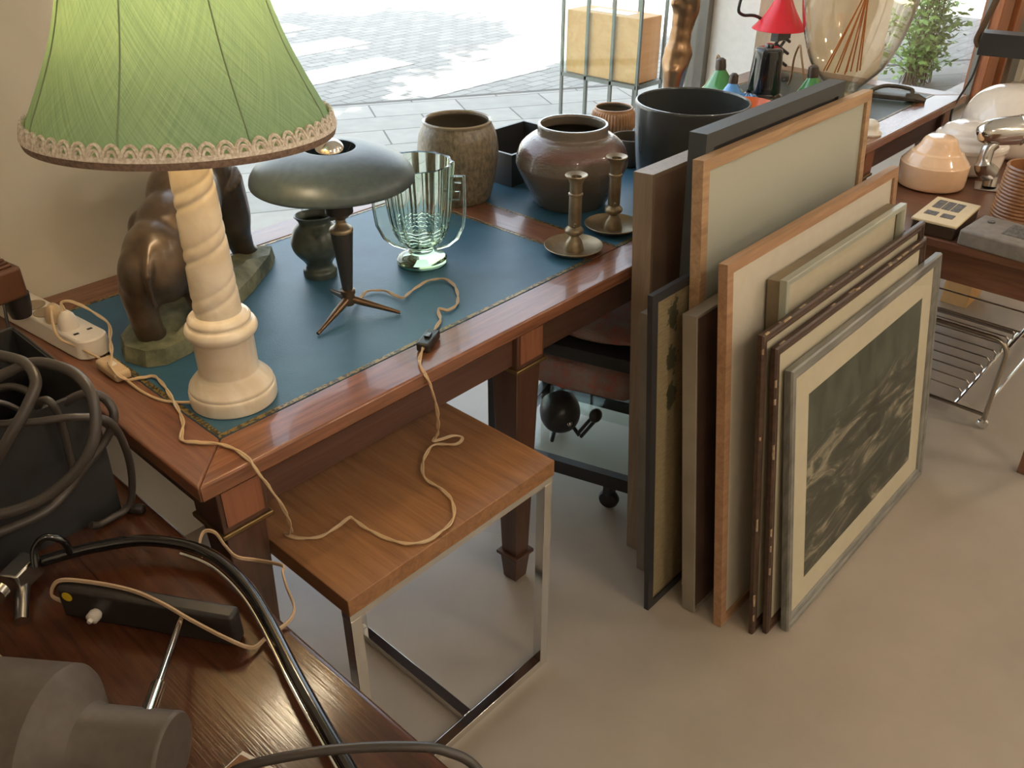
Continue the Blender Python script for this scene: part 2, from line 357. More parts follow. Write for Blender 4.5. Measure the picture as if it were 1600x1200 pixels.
# ------------------------------------------------------------------ geometry helpers
class MB:
    def __init__(s): s.v = []; s.f = []
    def add(s, vs, fs):
        o = len(s.v); s.v += [Vector(v) for v in vs]; s.f += [tuple(i+o for i in f) for f in fs]; return s
    def bx(s, x0, x1, y0, y1, z0, z1):
        return s.add([(x0, y0, z0), (x1, y0, z0), (x1, y1, z0), (x0, y1, z0), (x0, y0, z1), (x1, y0, z1), (x1, y1, z1), (x0, y1, z1)],
                     [(0, 3, 2, 1), (4, 5, 6, 7), (0, 1, 5, 4), (1, 2, 6, 5), (2, 3, 7, 6), (3, 0, 4, 7)])
    def obox(s, c, d, R=None):
        R = R or Matrix.Identity(3); c = Vector(c)
        vs = [c + R @ Vector((sx*d[0]/2, sy*d[1]/2, sz*d[2]/2)) for sz in (-1, 1) for sx, sy in ((-1, -1), (1, -1), (1, 1), (-1, 1))]
        return s.add(vs, [(0, 3, 2, 1), (4, 5, 6, 7), (0, 1, 5, 4), (1, 2, 6, 5), (2, 3, 7, 6), (3, 0, 4, 7)])
    def taper(s, c0, d0, c1, d1):
        vs = [(c0[0]+sx*d0[0]/2, c0[1]+sy*d0[1]/2, c0[2]) for sx, sy in ((-1, -1), (1, -1), (1, 1), (-1, 1))]
        vs += [(c1[0]+sx*d1[0]/2, c1[1]+sy*d1[1]/2, c1[2]) for sx, sy in ((-1, -1), (1, -1), (1, 1), (-1, 1))]
        return s.add(vs, [(0, 3, 2, 1), (4, 5, 6, 7), (0, 1, 5, 4), (1, 2, 6, 5), (2, 3, 7, 6), (3, 0, 4, 7)])
    def lathe(s, prof, c=(0, 0, 0), n=48, R=None, rf=None):
        c = Vector(c); R = R or Matrix.Identity(3); vs = []; fs = []; idx = []
        for (r, z) in prof:
            if r < 1e-6: idx.append([len(vs)]); vs.append(c + R @ Vector((0, 0, z)))
            else:
                row = []
                for k in range(n):
                    a = 2*PI*k/n; q = r*(rf(a, z) if rf else 1)
                    row.append(len(vs)); vs.append(c + R @ Vector((q*math.cos(a), q*math.sin(a), z)))
                idx.append(row)
        for a, b in zip(idx, idx[1:]):
            for k in range(n):
                k2 = (k+1) % n
                if len(a) == 1 and len(b) == 1: continue
                if len(a) == 1: fs.append((a[0], b[k2], b[k]))
                elif len(b) == 1: fs.append((a[k], a[k2], b[0]))
                else: fs.append((a[k], a[k2], b[k2], b[k]))
        return s.add(vs, fs)
    def tube(s, pts, r, n=8, closed=False):
        P = [Vector(p) for p in pts]; m = len(P); vs = []; fs = []
        T = []
        for i in range(m):
            if closed: t = P[(i+1) % m]-P[i-1]
            else: t = P[min(i+1, m-1)]-P[max(i-1, 0)]
            T.append(t.normalized() if t.length > 1e-9 else Vector((0, 0, 1)))
        u = T[0].orthogonal().normalized()
        for i in range(m):
            u = (u - T[i]*u.dot(T[i])); u = u.normalized() if u.length > 1e-6 else T[i].orthogonal().normalized()
            w = T[i].cross(u); rr = r[i] if isinstance(r, (list, tuple)) else r
            for k in range(n):
                a = 2*PI*k/n; vs.append(P[i] + (u*math.cos(a)+w*math.sin(a))*rr)
        for i in range(m if closed else m-1):
            j = (i+1) % m
            for k in range(n):
                k2 = (k+1) % n; fs.append((i*n+k, i*n+k2, j*n+k2, j*n+k))
        if not closed: fs.append(tuple(range(n-1, -1, -1))); fs.append(tuple((m-1)*n+k for k in range(n)))
        return s.add(vs, fs)
    def prism(s, poly, z0, z1, top=None):
        n = len(poly); top = top or poly
        vs = [(x, y, z0) for x, y in poly]+[(x, y, z1) for x, y in top]
        fs = [tuple(range(n-1, -1, -1)), tuple(range(n, 2*n))]+[(i, (i+1) % n, n+(i+1) % n, n+i) for i in range(n)]
        return s.add(vs, fs)
    def ell(s, c, rad, R=None, nu=20, nv=12):
        R = R or Matrix.Identity(3); c = Vector(c)
        o = len(s.v)
        s.lathe([(math.sin(PI*i/nv), -math.cos(PI*i/nv)) for i in range(nv+1)], n=nu)
        for i in range(o, len(s.v)):
            p = s.v[i]; s.v[i] = c + R @ Vector((p.x*rad[0], p.y*rad[1], p.z*rad[2]))
        return s
    def xf(s, fn):
        s.v = [Vector(fn(v)) for v in s.v]; return s

def spline(pts, sub=8, closed=False):
    P = [Vector(p) for p in pts]; n = len(P); out = []
    for i in range(n if closed else n-1):
        if closed: a, b, c, d = P[i-1], P[i], P[(i+1) % n], P[(i+2) % n]
        else: a, b, c, d = P[max(i-1, 0)], P[i], P[i+1], P[min(i+2, n-1)]
        for k in range(sub):
            t = k/sub
            out.append(.5*((2*b)+(c-a)*t+(2*a-5*b+4*c-d)*t*t+(3*b-a-3*c+d)*t**3))
    if not closed: out.append(P[-1])
    return out

def rotm(axis, to): return Vector(axis).rotation_difference(Vector(to)).to_matrix()

def build(name, mb, mat, parent=None, smooth=True, bevel=0, angle=40, seg=2):
    me = bpy.data.meshes.new(name)
    org = Vector((0, 0, 0)); p = parent
    while p is not None: org += p.location; p = p.parent
    base = org.copy()
    loc = Vector((0, 0, 0))
    if parent is None:
        xs = [v.x for v in mb.v]; ys = [v.y for v in mb.v]; zs = [v.z for v in mb.v]
        loc = Vector(((min(xs)+max(xs))/2, (min(ys)+max(ys))/2, min(zs))); base = loc
    me.from_pydata([tuple(v-base) for v in mb.v], [], mb.f)
    bm = bmesh.new(); bm.from_mesh(me); bmesh.ops.recalc_face_normals(bm, faces=bm.faces); bm.to_mesh(me); bm.free()
    if smooth:
        me.polygons.foreach_set('use_smooth', [True]*len(me.polygons))
        me.set_sharp_from_angle(angle=math.radians(angle))
    o = bpy.data.objects.new(name, me); COL.objects.link(o); o.location = loc
    me.materials.append(mat if not isinstance(mat, str) else M[mat])
    if parent is not None: o.parent = parent
    if bevel:
        b = o.modifiers.new('Bevel', 'BEVEL'); b.width = bevel; b.segments = seg; b.limit_method = 'ANGLE'; b.angle_limit = math.radians(50)
    return o

def thing(name, label, cat, loc, group=None):
    o = bpy.data.objects.new(name, None); COL.objects.link(o); o.location = loc; o.empty_display_size = .05
    o['label'] = label; o['category'] = cat
    if group: o['group'] = group
    return o
def tag(o, label, cat, group=None, kind=None):
    o['label'] = label; o['category'] = cat
    if group: o['group'] = group
    if kind: o['kind'] = kind
    return o
def struct(name, mb, mat, label=None, parent=None, **k):
    o = build(name, mb, mat, parent, **k)
    if parent is None:
        o['kind'] = 'structure'
        if label: o['label'] = label
    return o
def copy_tree(o, parent=None):
    c = o.copy(); COL.objects.link(c); c.parent = parent
    for ch in list(o.children): copy_tree(ch, c)
    return c
def remesh(o, vox, it=6):
    r = o.modifiers.new('Remesh', 'REMESH'); r.mode = 'VOXEL'; r.voxel_size = vox; r.use_smooth_shade = True
    s = o.modifiers.new('Smooth', 'SMOOTH'); s.iterations = it; s.factor = .6
    return o

# ------------------------------------------------------------------ camera
cam = bpy.data.cameras.new('camera'); co = bpy.data.objects.new('camera', cam); COL.objects.link(co)
cam.sensor_width = 36; cam.sensor_fit = 'HORIZONTAL'; cam.lens = 1367/1600*36
CP = Vector((-.42845, -1.01173, 1.56))
def vp(px, py): return Vector(((px-800)/1367, -(py-600)/1367, -1)).normalized()
ax = vp(2278, -245); ay = vp(-950, -250); ay = (ay-ax*ax.dot(ay)).normalized(); az = ax.cross(ay)
co.matrix_world = Matrix.Translation(CP) @ Matrix((ax, ay, az)).to_4x4()
cam.clip_start = .02; cam.clip_end = 200
S.camera = co

# ------------------------------------------------------------------ setting
struct('floor', MB().bx(-2.0, 8.0, -4.5, 1.12, -.10, 0), 'floor', 'smooth beige grey screed floor of the shop')
WL = 'cream painted wall'
struct('wall_window_left', MB().bx(-2.0, .43, .81, 1.12, 0, 3.0), 'wall_paint', 'cream wall behind the green lamp')
struct('wall_pier', MB().bx(3.02, 4.42, .81, 1.12, 0, 3.0), 'pier_white', 'white wall pier between the two shop windows')
struct('wall_window_right', MB().bx(7.3, 8.0, .81, 1.12, 0, 3.0), 'wall_paint')
struct('wall_lintel', MB().bx(-2.0, 8.0, .81, 1.12, 2.75, 3.0).bx(-2, 8, .81, 1.12, 3.0, 4.9), 'pier_white')
struct('wall_left', MB().bx(-2.1, -2.0, -4.5, 1.12, 0, 3.0), 'wall_paint')
struct('wall_right', MB().bx(8.0, 8.1, -4.5, 1.12, 0, 3.0), 'wall_paint')
struct('wall_rear', MB().bx(-2.1, 8.1, -4.6, -4.5, 0, 3.0), 'wall_paint')
struct('ceiling', MB().bx(-2.1, 8.1, -4.6, .81, 3.0, 3.1), 'ceiling')
# windows
def window(nm, x0, x1, y0=1.02, y1=1.10, r=.04):
    w = struct(nm, MB().bx(x0, x1, y0, y1, 0, .07).bx(x0, x1, y0, y1, 2.68, 2.75).bx(x0, x0+.05, y0, y1, .07, 2.68).bx(x1-r, x1, y0, y1, .07, 2.68), 'strip_grey', None)
    struct('window_pane', MB().bx(x0+.05, x1-r, (y0+y1)/2-.005, (y0+y1)/2+.005, .07, 2.68), 'window_glass', parent=w, smooth=False)
    return w
window('window_1', .43, 3.02)
window('window_2', 4.42, 6.32, .86, .90, .02)
# timber entrance jamb right of the second window
j = struct('trim_1', MB().bx(6.32, 6.46, .80, .92, 0, 2.75).bx(6.51, 6.66, .83, .92, 0, 2.75).bx(6.74, 6.90, .81, .92, 0, 2.75), 'door_wood', 'orange brown timber jamb of the entrance', bevel=.006)
struct('trim_2', MB().bx(6.46, 6.51, .85, .92, 0, 2.75).bx(6.66, 6.74, .85, .92, 0, 2.75).bx(6.90, 7.3, .85, .92, 0, 2.75), 'strip_grey', 'grey metal strips of the entrance jamb')
# outside
ga = math.radians(-30.6)
struct('pavement', MB().prism([(-12, 1.12), (8.3, 1.12), (3.26+1.52*-10, 4.117+.9*10)], -.10, -.004), 'paving', 'grey slab pavement outside the window', smooth=False)
struct('street', MB().bx(-30, 40, 1.12, 60, -.2, -.012), 'street', 'brick paved street in the sun', smooth=False)
d = Vector((1.52, -.9, 0)).normalized(); nrm = Vector((.9, 1.52, 0)).normalized(); p0 = Vector((3.26, 4.117, 0))
struct('kerb', MB().add([p0-d*14-nrm*.02, p0+d*6-nrm*.02, p0+d*6+nrm*.03, p0-d*14+nrm*.03], [(0, 1, 2, 3)]), 'kerb', 'dark kerb line along the pavement', smooth=False)
for (x0, x1, y0, y1) in ((2.2, 4.93, 5.66, 6.11), (2.2, 4.6, 4.71, 5.14), (3.9, 5.25, 3.78, 4.0), (1.2, 5.0, 6.66, 7.1), (1.2, 5.0, 7.6, 8.0)):
    o = struct('crossing_stripe', MB().bx(x0, x1, y0, y1, -.011, -.008), 'zebra', None, smooth=False)
for v in [o for o in COL.objects if o.name.startswith('kerb')]: v.location.z = -.003

# ------------------------------------------------------------------ long writing table
Lx, Dy, Tz = 3.184, .80, .76
desk = thing('writing_table', 'long reddish mahogany writing table with leather inset panels in front of window', 'table', (Lx/2, Dy/2, 0))
b = .090
def mitre(poly): return MB().prism(poly, Tz-.03, Tz)
build('border_rail', mitre([(0, 0), (Lx, 0), (Lx-b, b), (b, b)]), 'mahog_x', desk, bevel=.004)
build('border_rail', mitre([(0, Dy), (b, Dy-b), (Lx-b, Dy-b), (Lx, Dy)]), 'mahog_x', desk, bevel=.004)
build('border_stile', mitre([(0, 0), (b, b), (b, Dy-b), (0, Dy)]), 'mahog_y', desk, bevel=.004)
build('border_stile', mitre([(Lx, 0), (Lx, Dy), (Lx-b, Dy-b), (Lx-b, b)]), 'mahog_y', desk, bevel=.004)
s1, s2 = 1.038, 1.130
t1, t2 = Lx-s2, Lx-s1
for a, c in ((s1, s2), (t1, t2)):
    build('divider', MB().bx(a, c, b, Dy-b, Tz-.03, Tz), 'mahog_y', desk, bevel=.001)
for a, c, m in ((b, s1, 'leather'), (s2, t1, 'leather'), (t2, Lx-b, 'leather_black')):
    l = build('leather_inset', MB().bx(a, c, b, Dy-b, Tz-.02, Tz-.001), m, desk, smooth=False)
    if m == 'leather_black': l['label'] = 'blackish green leather panel'
    g = MB(); w = .011
    for (x0, x1, y0, y1) in ((a, c, b, b+w), (a, c, Dy-b-w, Dy-b), (a, a+w, b+w, Dy-b-w), (c-w, c, b+w, Dy-b-w)):
        g.bx(x0+.001, x1-.001, y0+.001, y1-.001, Tz-.003, Tz-.0004)
    build('gold_tooling', g, 'gold_tool', l, smooth=False)
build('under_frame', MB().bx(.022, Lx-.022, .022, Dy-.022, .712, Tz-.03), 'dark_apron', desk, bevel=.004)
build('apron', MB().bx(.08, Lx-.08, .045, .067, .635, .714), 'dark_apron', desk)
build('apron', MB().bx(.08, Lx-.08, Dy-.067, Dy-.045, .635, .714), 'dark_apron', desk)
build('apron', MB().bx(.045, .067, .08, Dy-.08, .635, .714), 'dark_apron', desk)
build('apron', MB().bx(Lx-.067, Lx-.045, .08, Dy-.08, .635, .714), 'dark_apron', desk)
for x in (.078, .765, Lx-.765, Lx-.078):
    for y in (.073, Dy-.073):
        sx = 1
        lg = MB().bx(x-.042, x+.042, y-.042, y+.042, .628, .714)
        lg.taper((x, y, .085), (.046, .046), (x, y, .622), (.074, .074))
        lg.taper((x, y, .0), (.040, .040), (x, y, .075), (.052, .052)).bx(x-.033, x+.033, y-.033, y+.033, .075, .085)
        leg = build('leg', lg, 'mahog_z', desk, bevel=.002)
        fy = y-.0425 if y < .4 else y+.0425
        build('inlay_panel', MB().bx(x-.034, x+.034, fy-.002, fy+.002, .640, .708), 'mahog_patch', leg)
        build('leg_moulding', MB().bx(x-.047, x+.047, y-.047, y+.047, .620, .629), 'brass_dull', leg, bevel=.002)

# ------------------------------------------------------------------ chrome framed side table
st = thing('side_table', 'low side table with teak top and chrome sled frame, half under the writing table', 'side table', (.36, .03, 0))
build('tabletop', MB().bx(.1165, .612, -.167, .218, .525, .56), 'teak', st, bevel=.0015)
fr = MB(); q = .011
build('top_rail', MB().bx(.118, .610, -.165, -.143, .510, .525), 'chrome', st); build('top_rail', MB().bx(.118, .610, .194, .216, .510, .525), 'chrome', st)
for x in (.129, .599):
    build('leg', MB().bx(x-q, x+q, -.165, -.143, .0, .510), 'chrome', st, bevel=.001)
build('leg', MB().bx(.372, .394, .194, .216, .0, .510), 'chrome', st, bevel=.001)
build('floor_rail', MB().bx(.140, .588, -.165, -.143, 0, .02), 'chrome', st, bevel=.001)
build('stretcher', MB().bx(.372, .394, -.143, .194, .001, .021), 'chrome', st, bevel=.001)

# ------------------------------------------------------------------ dark sideboard lower left
cb = thing('sideboard', 'dark brown wooden sideboard in the left foreground covered with lamp parts', 'sideboard', (-.65, -.1, 0))
build('top', MB().bx(-1.35, -.018, -.74, .58, .625, .66), 'cabinet', cb, bevel=.009, seg=3)
build('body', MB().bx(-1.33, -.040, -.71, .56, .06, .625), 'cabinet', cb)
for i, x in enumerate((-1.30, -.665)):
    dr = build('door', MB().bx(x, x+.61, -.728, -.711, .09, .61), 'cabinet', cb, bevel=.003)
    build('handle', MB().tube([(x+(.56 if i == 0 else .05), -.728, .36), (x+(.56 if i == 0 else .05), -.75, .36)], .012, 12), 'brass', dr)
for x in (-1.29, -.08):
    for y in (-.67, .52):
        build('leg', MB().taper((x, y, 0), (.035, .035), (x, y, .06), (.05, .05)), 'cabinet', cb)

# ------------------------------------------------------------------ brown table on the right
tr = thing('dining_table', 'brown wooden table on the right carrying opal glass lampshades', 'table', (2.7, -.40, 0))
build('tabletop', MB().bx(2.055, 3.45, -.775, -.012, .595, .62), 'table_r', tr, bevel=.004)
build('apron', MB().bx(2.085, 2.105, -.74, -.05, .50, .595), 'table_r', tr)
build('apron', MB().bx(3.40, 3.42, -.74, -.05, .50, .595), 'table_r', tr)
build('apron', MB().bx(2.105, 3.40, -.745, -.725, .50, .595), 'table_r', tr)
build('apron', MB().bx(2.105, 3.40, -.06, -.04, .50, .595), 'table_r', tr)
for x in (2.09, 3.41):
    for y in (-.735, -.055):
        build('leg', MB().taper((x-.012 if x < 3 else x+.012, y, 0), (.032, .032), (x, y, .595), (.055, .055)), 'table_r', tr, bevel=.003)

# ------------------------------------------------------------------ helpers for round ware
def shell(outer, inner_off=.006, bottom=None):
    """closed profile: outer from bottom centre up to rim then back down inside"""
    o = [(0, outer[0][1])]+list(outer)
    inn = [(max(r-inner_off, .001), z) for r, z in reversed(outer)]
    inn[-1] = (inn[-1][0], inn[-1][1]+inner_off); inn.append((0, inn[-1][1]))
    r0, z0 = outer[-1]
    mid = [(r0-inner_off*.15, z0+inner_off*.35), (r0-inner_off*.5, z0+inner_off*.5), (r0-inner_off*.85, z0+inner_off*.35)]
    return o+mid+inn
def smoothprof(pts, sub=6):
    return [(max(p.x, 0), p.y) for p in spline([(r, z, 0) for r, z in pts], sub)]

# ------------------------------------------------------------------ big table lamp
LX, LY = .174, .180
lamp = thing('table_lamp', 'tall alabaster column table lamp with green fabric bell shade', 'table lamp', (LX, LY, Tz))
base = smoothprof([(.0705, 0), (.0715, .004), (.0715, .022), (.069, .027)], 3)+smoothprof([(.069, .028), (.068, .034), (.058, .046), (.052, .052), (.049, .056)], 4)
body = [(.0485, .058), (.0485, .118)]
top = smoothprof([(.050, .120), (.056, .127), (.058, .134), (.055, .142), (.050, .145)], 4)+smoothprof([(.048, .147), (.050, .152), (.046, .158), (.040, .161)], 4)
build('base', MB().lathe([(0, 0)]+base+body+top+[(.036, .163), (0, .163)], (LX, LY, Tz), 64), 'marble', lamp)
col = MB(); nz = 110; prof = []
vs = []; fs = []; n = 64
for i in range(nz+1):
    z = .160+.36*i/nz; r = .0375-.0105*i/nz
    for k in range(n):
        a = 2*PI*k/n
        ph = (a-z*74.0)/(2*PI); t = ph-math.floor(ph)
        groove = math.exp(-((t-.5)/.045)**2)*.0030+math.exp(-((t-.24)/.05)**2)*.0018
        q = r-groove
        vs.append((LX+q*math.cos(a), LY+q*math.sin(a), Tz+z))
for i in range(nz):
    for k in range(n): fs.append((i*n+k, i*n+(k+1) % n, (i+1)*n+(k+1) % n, (i+1)*n+k))
fs.append(tuple(nz*n+k for k in range(n)))
build('column', MB().add(vs, fs), 'marble', lamp, angle=80)
build('lamp_holder', MB().lathe([(0, .515), (.017, .515), (.017, .56), (.011, .565), (0, .565)], (LX, LY, Tz), 24), 'brass', lamp)
bulb = build('bulb', MB().ell((LX, LY, Tz+.605), (.028, .028, .038)), 'bulb_lit', lamp)
# shade (tilted a little)
SR = Matrix.Rotation(math.radians(3.0), 3, Vector((.736, .677, 0)).cross(Vector((0, 0, 1))).normalized()) if False else Matrix.Rotation(math.radians(1.0), 3, Vector((.736, .677, 0))) @ Matrix.Rotation(math.radians(-3.7), 3, Vector((.677, -.736, 0)))
SC = Vector((LX+.003, LY-.004, Tz+.451))
shp = smoothprof([(.2070, 0), (.1990, .028), (.1775, .070), (.1540, .120), (.1350, .175), (.122, .230), (.112, .285)], 7)
gores = 8; GA = math.radians(39)
def gore(a, z): 
    t = ((a-GA)*gores/(2*PI)) % 1.0
    return 1-.014*(1-abs(2*t-1))**.5*0 - .010*math.sin(PI*t)
sh = build('shade', MB().lathe(shp, SC, 96, SR, gore), 'green_sh', lamp, angle=80)
rb = MB()
for k in range(gores):
    a = GA+2*PI*k/gores
    rb.tube([SC+SR@Vector((r*1.001*math.cos(a), r*1.001*math.sin(a), z)) for r, z in shp], .0011, 6)
build('gore_seams', rb, 'wire_rib', sh)
build('trim_edge', MB().lathe([(.201, -.004), (.2095, -.006), (.2115, .001), (.2095, .008), (.204, .008), (.201, -.004)], SC, 96, SR), 'braid_edge', sh)
br = MB(); nl = 58
for k in range(nl):
    a = 2*PI*k/nl
    for rr in (.0105, .0062):
        loop = []
        for i in range(9):
            t = PI*i/8
            aa = a+rr*math.cos(t)/.210; zz = .007+(.017 if rr > .008 else .010)*math.sin(t)
            r = .2095-.26*(zz-.007)
            loop.append(SC+SR@Vector((r*math.cos(aa), r*math.sin(aa), zz)))
        br.tube(loop, .0026, 5)
    a2 = 2*PI*(k+.5)/nl
br.lathe([(.209, .002), (.2125, .004), (.211, .010), (.206, .010)], SC, 96, SR)
build('braid_trim', br, 'braid', sh)
build('shade_carrier', MB().tube([(LX, LY, Tz+.53), (LX, LY, Tz+.71)], .003, 6).tube([SC+SR@Vector((.112*math.cos(t), .112*math.sin(t), .283)) for t in (0, PI)], .002, 6).tube([SC+SR@Vector((.112*math.cos(t), .112*math.sin(t), .283)) for t in (PI/2, 3*PI/2)], .002, 6), 'brass', lamp)
cB = spline([(.063, .600, .826), (.046, .560, .812), (.040, .528, .796), (.055, .498, .784), (.070, .450, .773), (.070, .436, .770)], 8)
cB2 = spline([(.071, .367, .768), (.073, .309, .7625), (.081, .259, .7625), (.096, .232, .7625), (.110, .198, .770)], 8)
cord = build('cord', MB().tube(cB, .0026, 8).tube(cB2, .0026, 8), 'cord', lamp)
sw = MB().obox((.072, .402, .7695), (.030, .078, .019))
build('cord_switch', sw, 'cord', cord, bevel=.006, seg=3)
build('switch_slider', MB().obox((.072, .402, .7805), (.010, .018, .004)), 'plastic_white', cord, bevel=.001)
build('plug', MB().lathe([(0, 0), (.018, 0), (.018, .012), (.013, .026), (.006, .034), (0, .034)], (.0665, .602, .7965), 20), 'cord', cord)

# ------------------------------------------------------------------ mushroom desk lamp
MX, MY = .503, .283
mu = thing('desk_lamp', 'dark mushroom desk lamp on slim tripod legs with mirrored bulb', 'desk lamp', (MX, MY, Tz))
for (tx, ty) in ((.401, .252), (.566, .203), (.535, .385)):
    h = Vector((MX, MY, .792)); t = Vector((tx, ty, .7635)); dr = (t-h).normalized()
    build('leg', MB().tube([h, h+(t-h)*.3, t], [.0085, .0075, .0035], 10), 'mush_leg', mu)
build('hub', MB().lathe([(0, .018), (.010, .018), (.0125, .024), (.0125, .042), (.0145, .043), (.0145, .050), (.011, .052), (0, .052)], (MX, MY, Tz), 24), 'mush_leg', mu)
build('stem', MB().lathe([(0, .050), (.0100, .050), (.0215, .170), (.0215, .172), (0, .172)], (MX, MY, Tz), 32), 'black_metal', mu)
build('neck', MB().lathe(smoothprof([(.0218, .172), (.0225, .176), (.0205, .180), (.014, .184), (.009, .190), (.010, .198), (.0, .199)], 3), (MX, MY, Tz), 32), 'brass', mu)
build('lamp_holder', MB().lathe([(0, .197), (.011, .197), (.018, .203), (.026, .210), (.026, .262), (.0, .262)], (MX, MY, Tz), 32), 'black_plastic', mu)
mc = (MX-.004, MY+.004, Tz)
cap = smoothprof([(.1495, .272), (.1500, .277), (.146, .289), (.132, .305), (.108, .319), (.078, .329), (.0495, .333)], 6)
shm = build('shade', MB().lathe(cap+[(.047, .3325)]+[(r-.0018, z-.0015) for r, z in reversed(cap[:-1])]+[cap[0]], mc, 80), 'mush', mu)
build('shade_support', MB().tube([(mc[0]-.05, mc[1], Tz+.328), (mc[0], mc[1], Tz+.25), (mc[0]+.05, mc[1], Tz+.328)], .002, 6), 'black_metal', shm)
build('bulb', MB().lathe(smoothprof([(0.001, .262), (.014, .266), (.018, .278), (.028, .300), (.030, .318), (.025, .336), (.014, .346), (0, .349)], 5), (mc[0], mc[1], Tz), 32), 'bulb_mirror', mu)
# twin cord
def twisted(pts, r=.0019, off=.0019, pitch=.09, sub=8):
    P = spline(pts, sub); A = []; B = []; L = 0
    for i, p in enumerate(P):
        if i: L += (p-P[i-1]).length
        t = (P[min(i+1, len(P)-1)]-P[max(i-1, 0)]).normalized()
        s = t.cross(Vector((0, 0, 1)));  s = s.normalized() if s.length > 1e-4 else Vector((1, 0, 0))
        w = s.cross(t); a = 2*PI*L/pitch
        o = s*math.cos(a)*off+w*abs(math.sin(a))*off
        A.append(p+o); B.append(p-s*math.cos(a)*off+w*abs(math.sin(a))*off*.2)
    return MB().tube(A, r, 6).tube(B, r, 6)
cA = [(0.0705,0.556,0.828),(0.072,0.565,0.842),(0.085,0.552,0.845),(0.101,0.532,0.832),(0.119,0.500,0.806),(0.101,0.461,0.792),(0.082,0.420,0.786),(0.062,0.384,0.784),(0.070,0.352,0.768),(0.094,0.346,0.7635),(0.112,0.327,0.7635),(0.095,0.242,0.7635),(0.072,0.168,0.7635),(0.045,0.124,0.7635),(0.059,0.099,0.7635),(0.083,0.061,0.7635),(0.088,0.011,0.7635),(0.086,-0.020,0.752),(0.117,-0.022,0.660),(0.140,0.010,0.580),(0.140,0.030,0.564),(0.151,0.002,0.564),(0.176,-0.018,0.564),(0.205,-0.020,0.564),(0.232,-0.024,0.572),(0.238,-0.031,0.570),(0.243,-0.071,0.564),(0.255,-0.123,0.564),(0.280,-0.154,0.564),(0.315,-0.160,0.564),(0.360,-0.150,0.564),(0.392,-0.114,0.564),(0.402,-0.077,0.564),(0.402,-0.036,0.565),(0.416,-0.010,0.566),(0.448,0.017,0.567),(0.486,0.030,0.567),(0.513,0.001,0.567),(0.536,0.006,0.569),(0.522,0.022,0.572),(0.487,0.034,0.572),(0.492,0.030,0.585),(0.480,0.012,0.620),(0.466,-0.004,0.670),(0.448,-0.006,0.742),(0.448,0.012,0.7635),(0.464,0.034,0.766),(0.491,0.054,0.770)]
cA2 = [(0.543,0.084,0.770),(0.580,0.110,0.7635),(0.599,0.122,0.7635),(0.626,0.157,0.7635),(0.638,0.141,0.7635),(0.670,0.148,0.7635),(0.720,0.204,0.7635),(0.733,0.251,0.7635),(0.701,0.271,0.7635),(0.638,0.257,0.7635),(0.611,0.250,0.7635),(0.608,0.303,0.7635),(0.583,0.325,0.7635),(0.547,0.311,0.7635),(0.512,0.290,0.780)]
tw = twisted(cA); t2b = twisted(cA2); tw.add(t2b.v, t2b.f)
mcord = build('cord', tw, 'cord', mu)
dv = Vector((.547-.487, .083-.053, 0)).normalized(); Rsw = Matrix(((dv.x, -dv.y, 0), (dv.y, dv.x, 0), (0, 0, 1)))
build('cord_switch', MB().obox((.518, .069, .770), (.062, .026, .018), Rsw), 'black_plastic', mcord, bevel=.004, seg=3)
build('switch_rocker', MB().obox((.518, .069, .7805), (.016, .010, .006), Rsw), 'black_gloss', mcord, bevel=.001)
build('plug', MB().lathe([(0, 0), (.018, 0), (.018, .012), (.013, .026), (.006, .034), (0, .034)], (.0705, .556, .7965), 20), 'plastic_white', mcord)

# ------------------------------------------------------------------ power strip, adapter
ps = thing('power_strip', 'white power strip with plugs on the left edge of the writing table', 'power strip', (.065, .64, Tz))
e0 = Vector((.052, .80, 0)); e1 = Vector((.082, .50, 0)); dd = (e1-e0).normalized(); sd = Vector((-dd.y, dd.x, 0))
def stad(w, l0=0, r=1):
    hw = w/2; P = [e0+dd*l0-sd*hw, e0+dd*l0+sd*hw]
    c = e1
    return [(p.x, p.y) for p in [e0-sd*hw]]+[((c-sd*hw*math.cos(t)+dd*hw*math.sin(t)*.8).x, (c-sd*hw*math.cos(t)+dd*hw*math.sin(t)*.8).y) for t in [PI*i/14 for i in range(15)]]+[(p.x, p.y) for p in [e0+sd*hw]]
build('body', MB().prism(stad(.068), Tz+.001, Tz+.037, stad(.056)), 'plastic_white', ps, bevel=.003)
for k, l in enumerate((.135, .188, .242-.055*2+.0)):
    pass
for l in (.105, .152, .199):
    c = e0+dd*l
    sk = build('socket', MB().lathe([(.0215, .0365), (.0225, .0385), (.0205, .0385), (.019, .0372), (0, .0372)], (c.x, c.y, Tz), 28), 'socket_dark', ps)
for s in (-1, 1):
    c = e0+dd*.280+sd*s*.013
    build('charging_port', MB().obox((c.x, c.y, Tz+.0372), (.009, .006, .001)), 'slot', ps)
ad = thing('adapter', 'brown box shaped mains adapter with ridged top plugged into the white power strip', 'adapter', (.0, .672, Tz+.037))
AR = Matrix.Rotation(math.radians(8), 3, 'Z')
build('body', MB().obox((.000, .672, .872), (.085, .075, .062), AR), 'brown_box', ad, bevel=.008, seg=3)
g = MB()
for k in range(4): g.obox((.000, .646+k*.017, .905), (.070, .007, .005), AR)
build('ridges', g, 'brown_box', ad, bevel=.002)
build('plug_base', MB().lathe([(0, .797), (.018, .797), (.022, .815), (.024, .842), (0, .842)], (.030, .668, 0), 24), 'black_plastic', ad)
build('cord', MB().tube(spline([(.000, .640, .842), (-.010, .625, .80), (-.012, .615, .77), (-.014, .60, .70), (-.03, .50, .67), (-.10, .45, .664)], 8), .003, 8), 'black_plastic', ad)

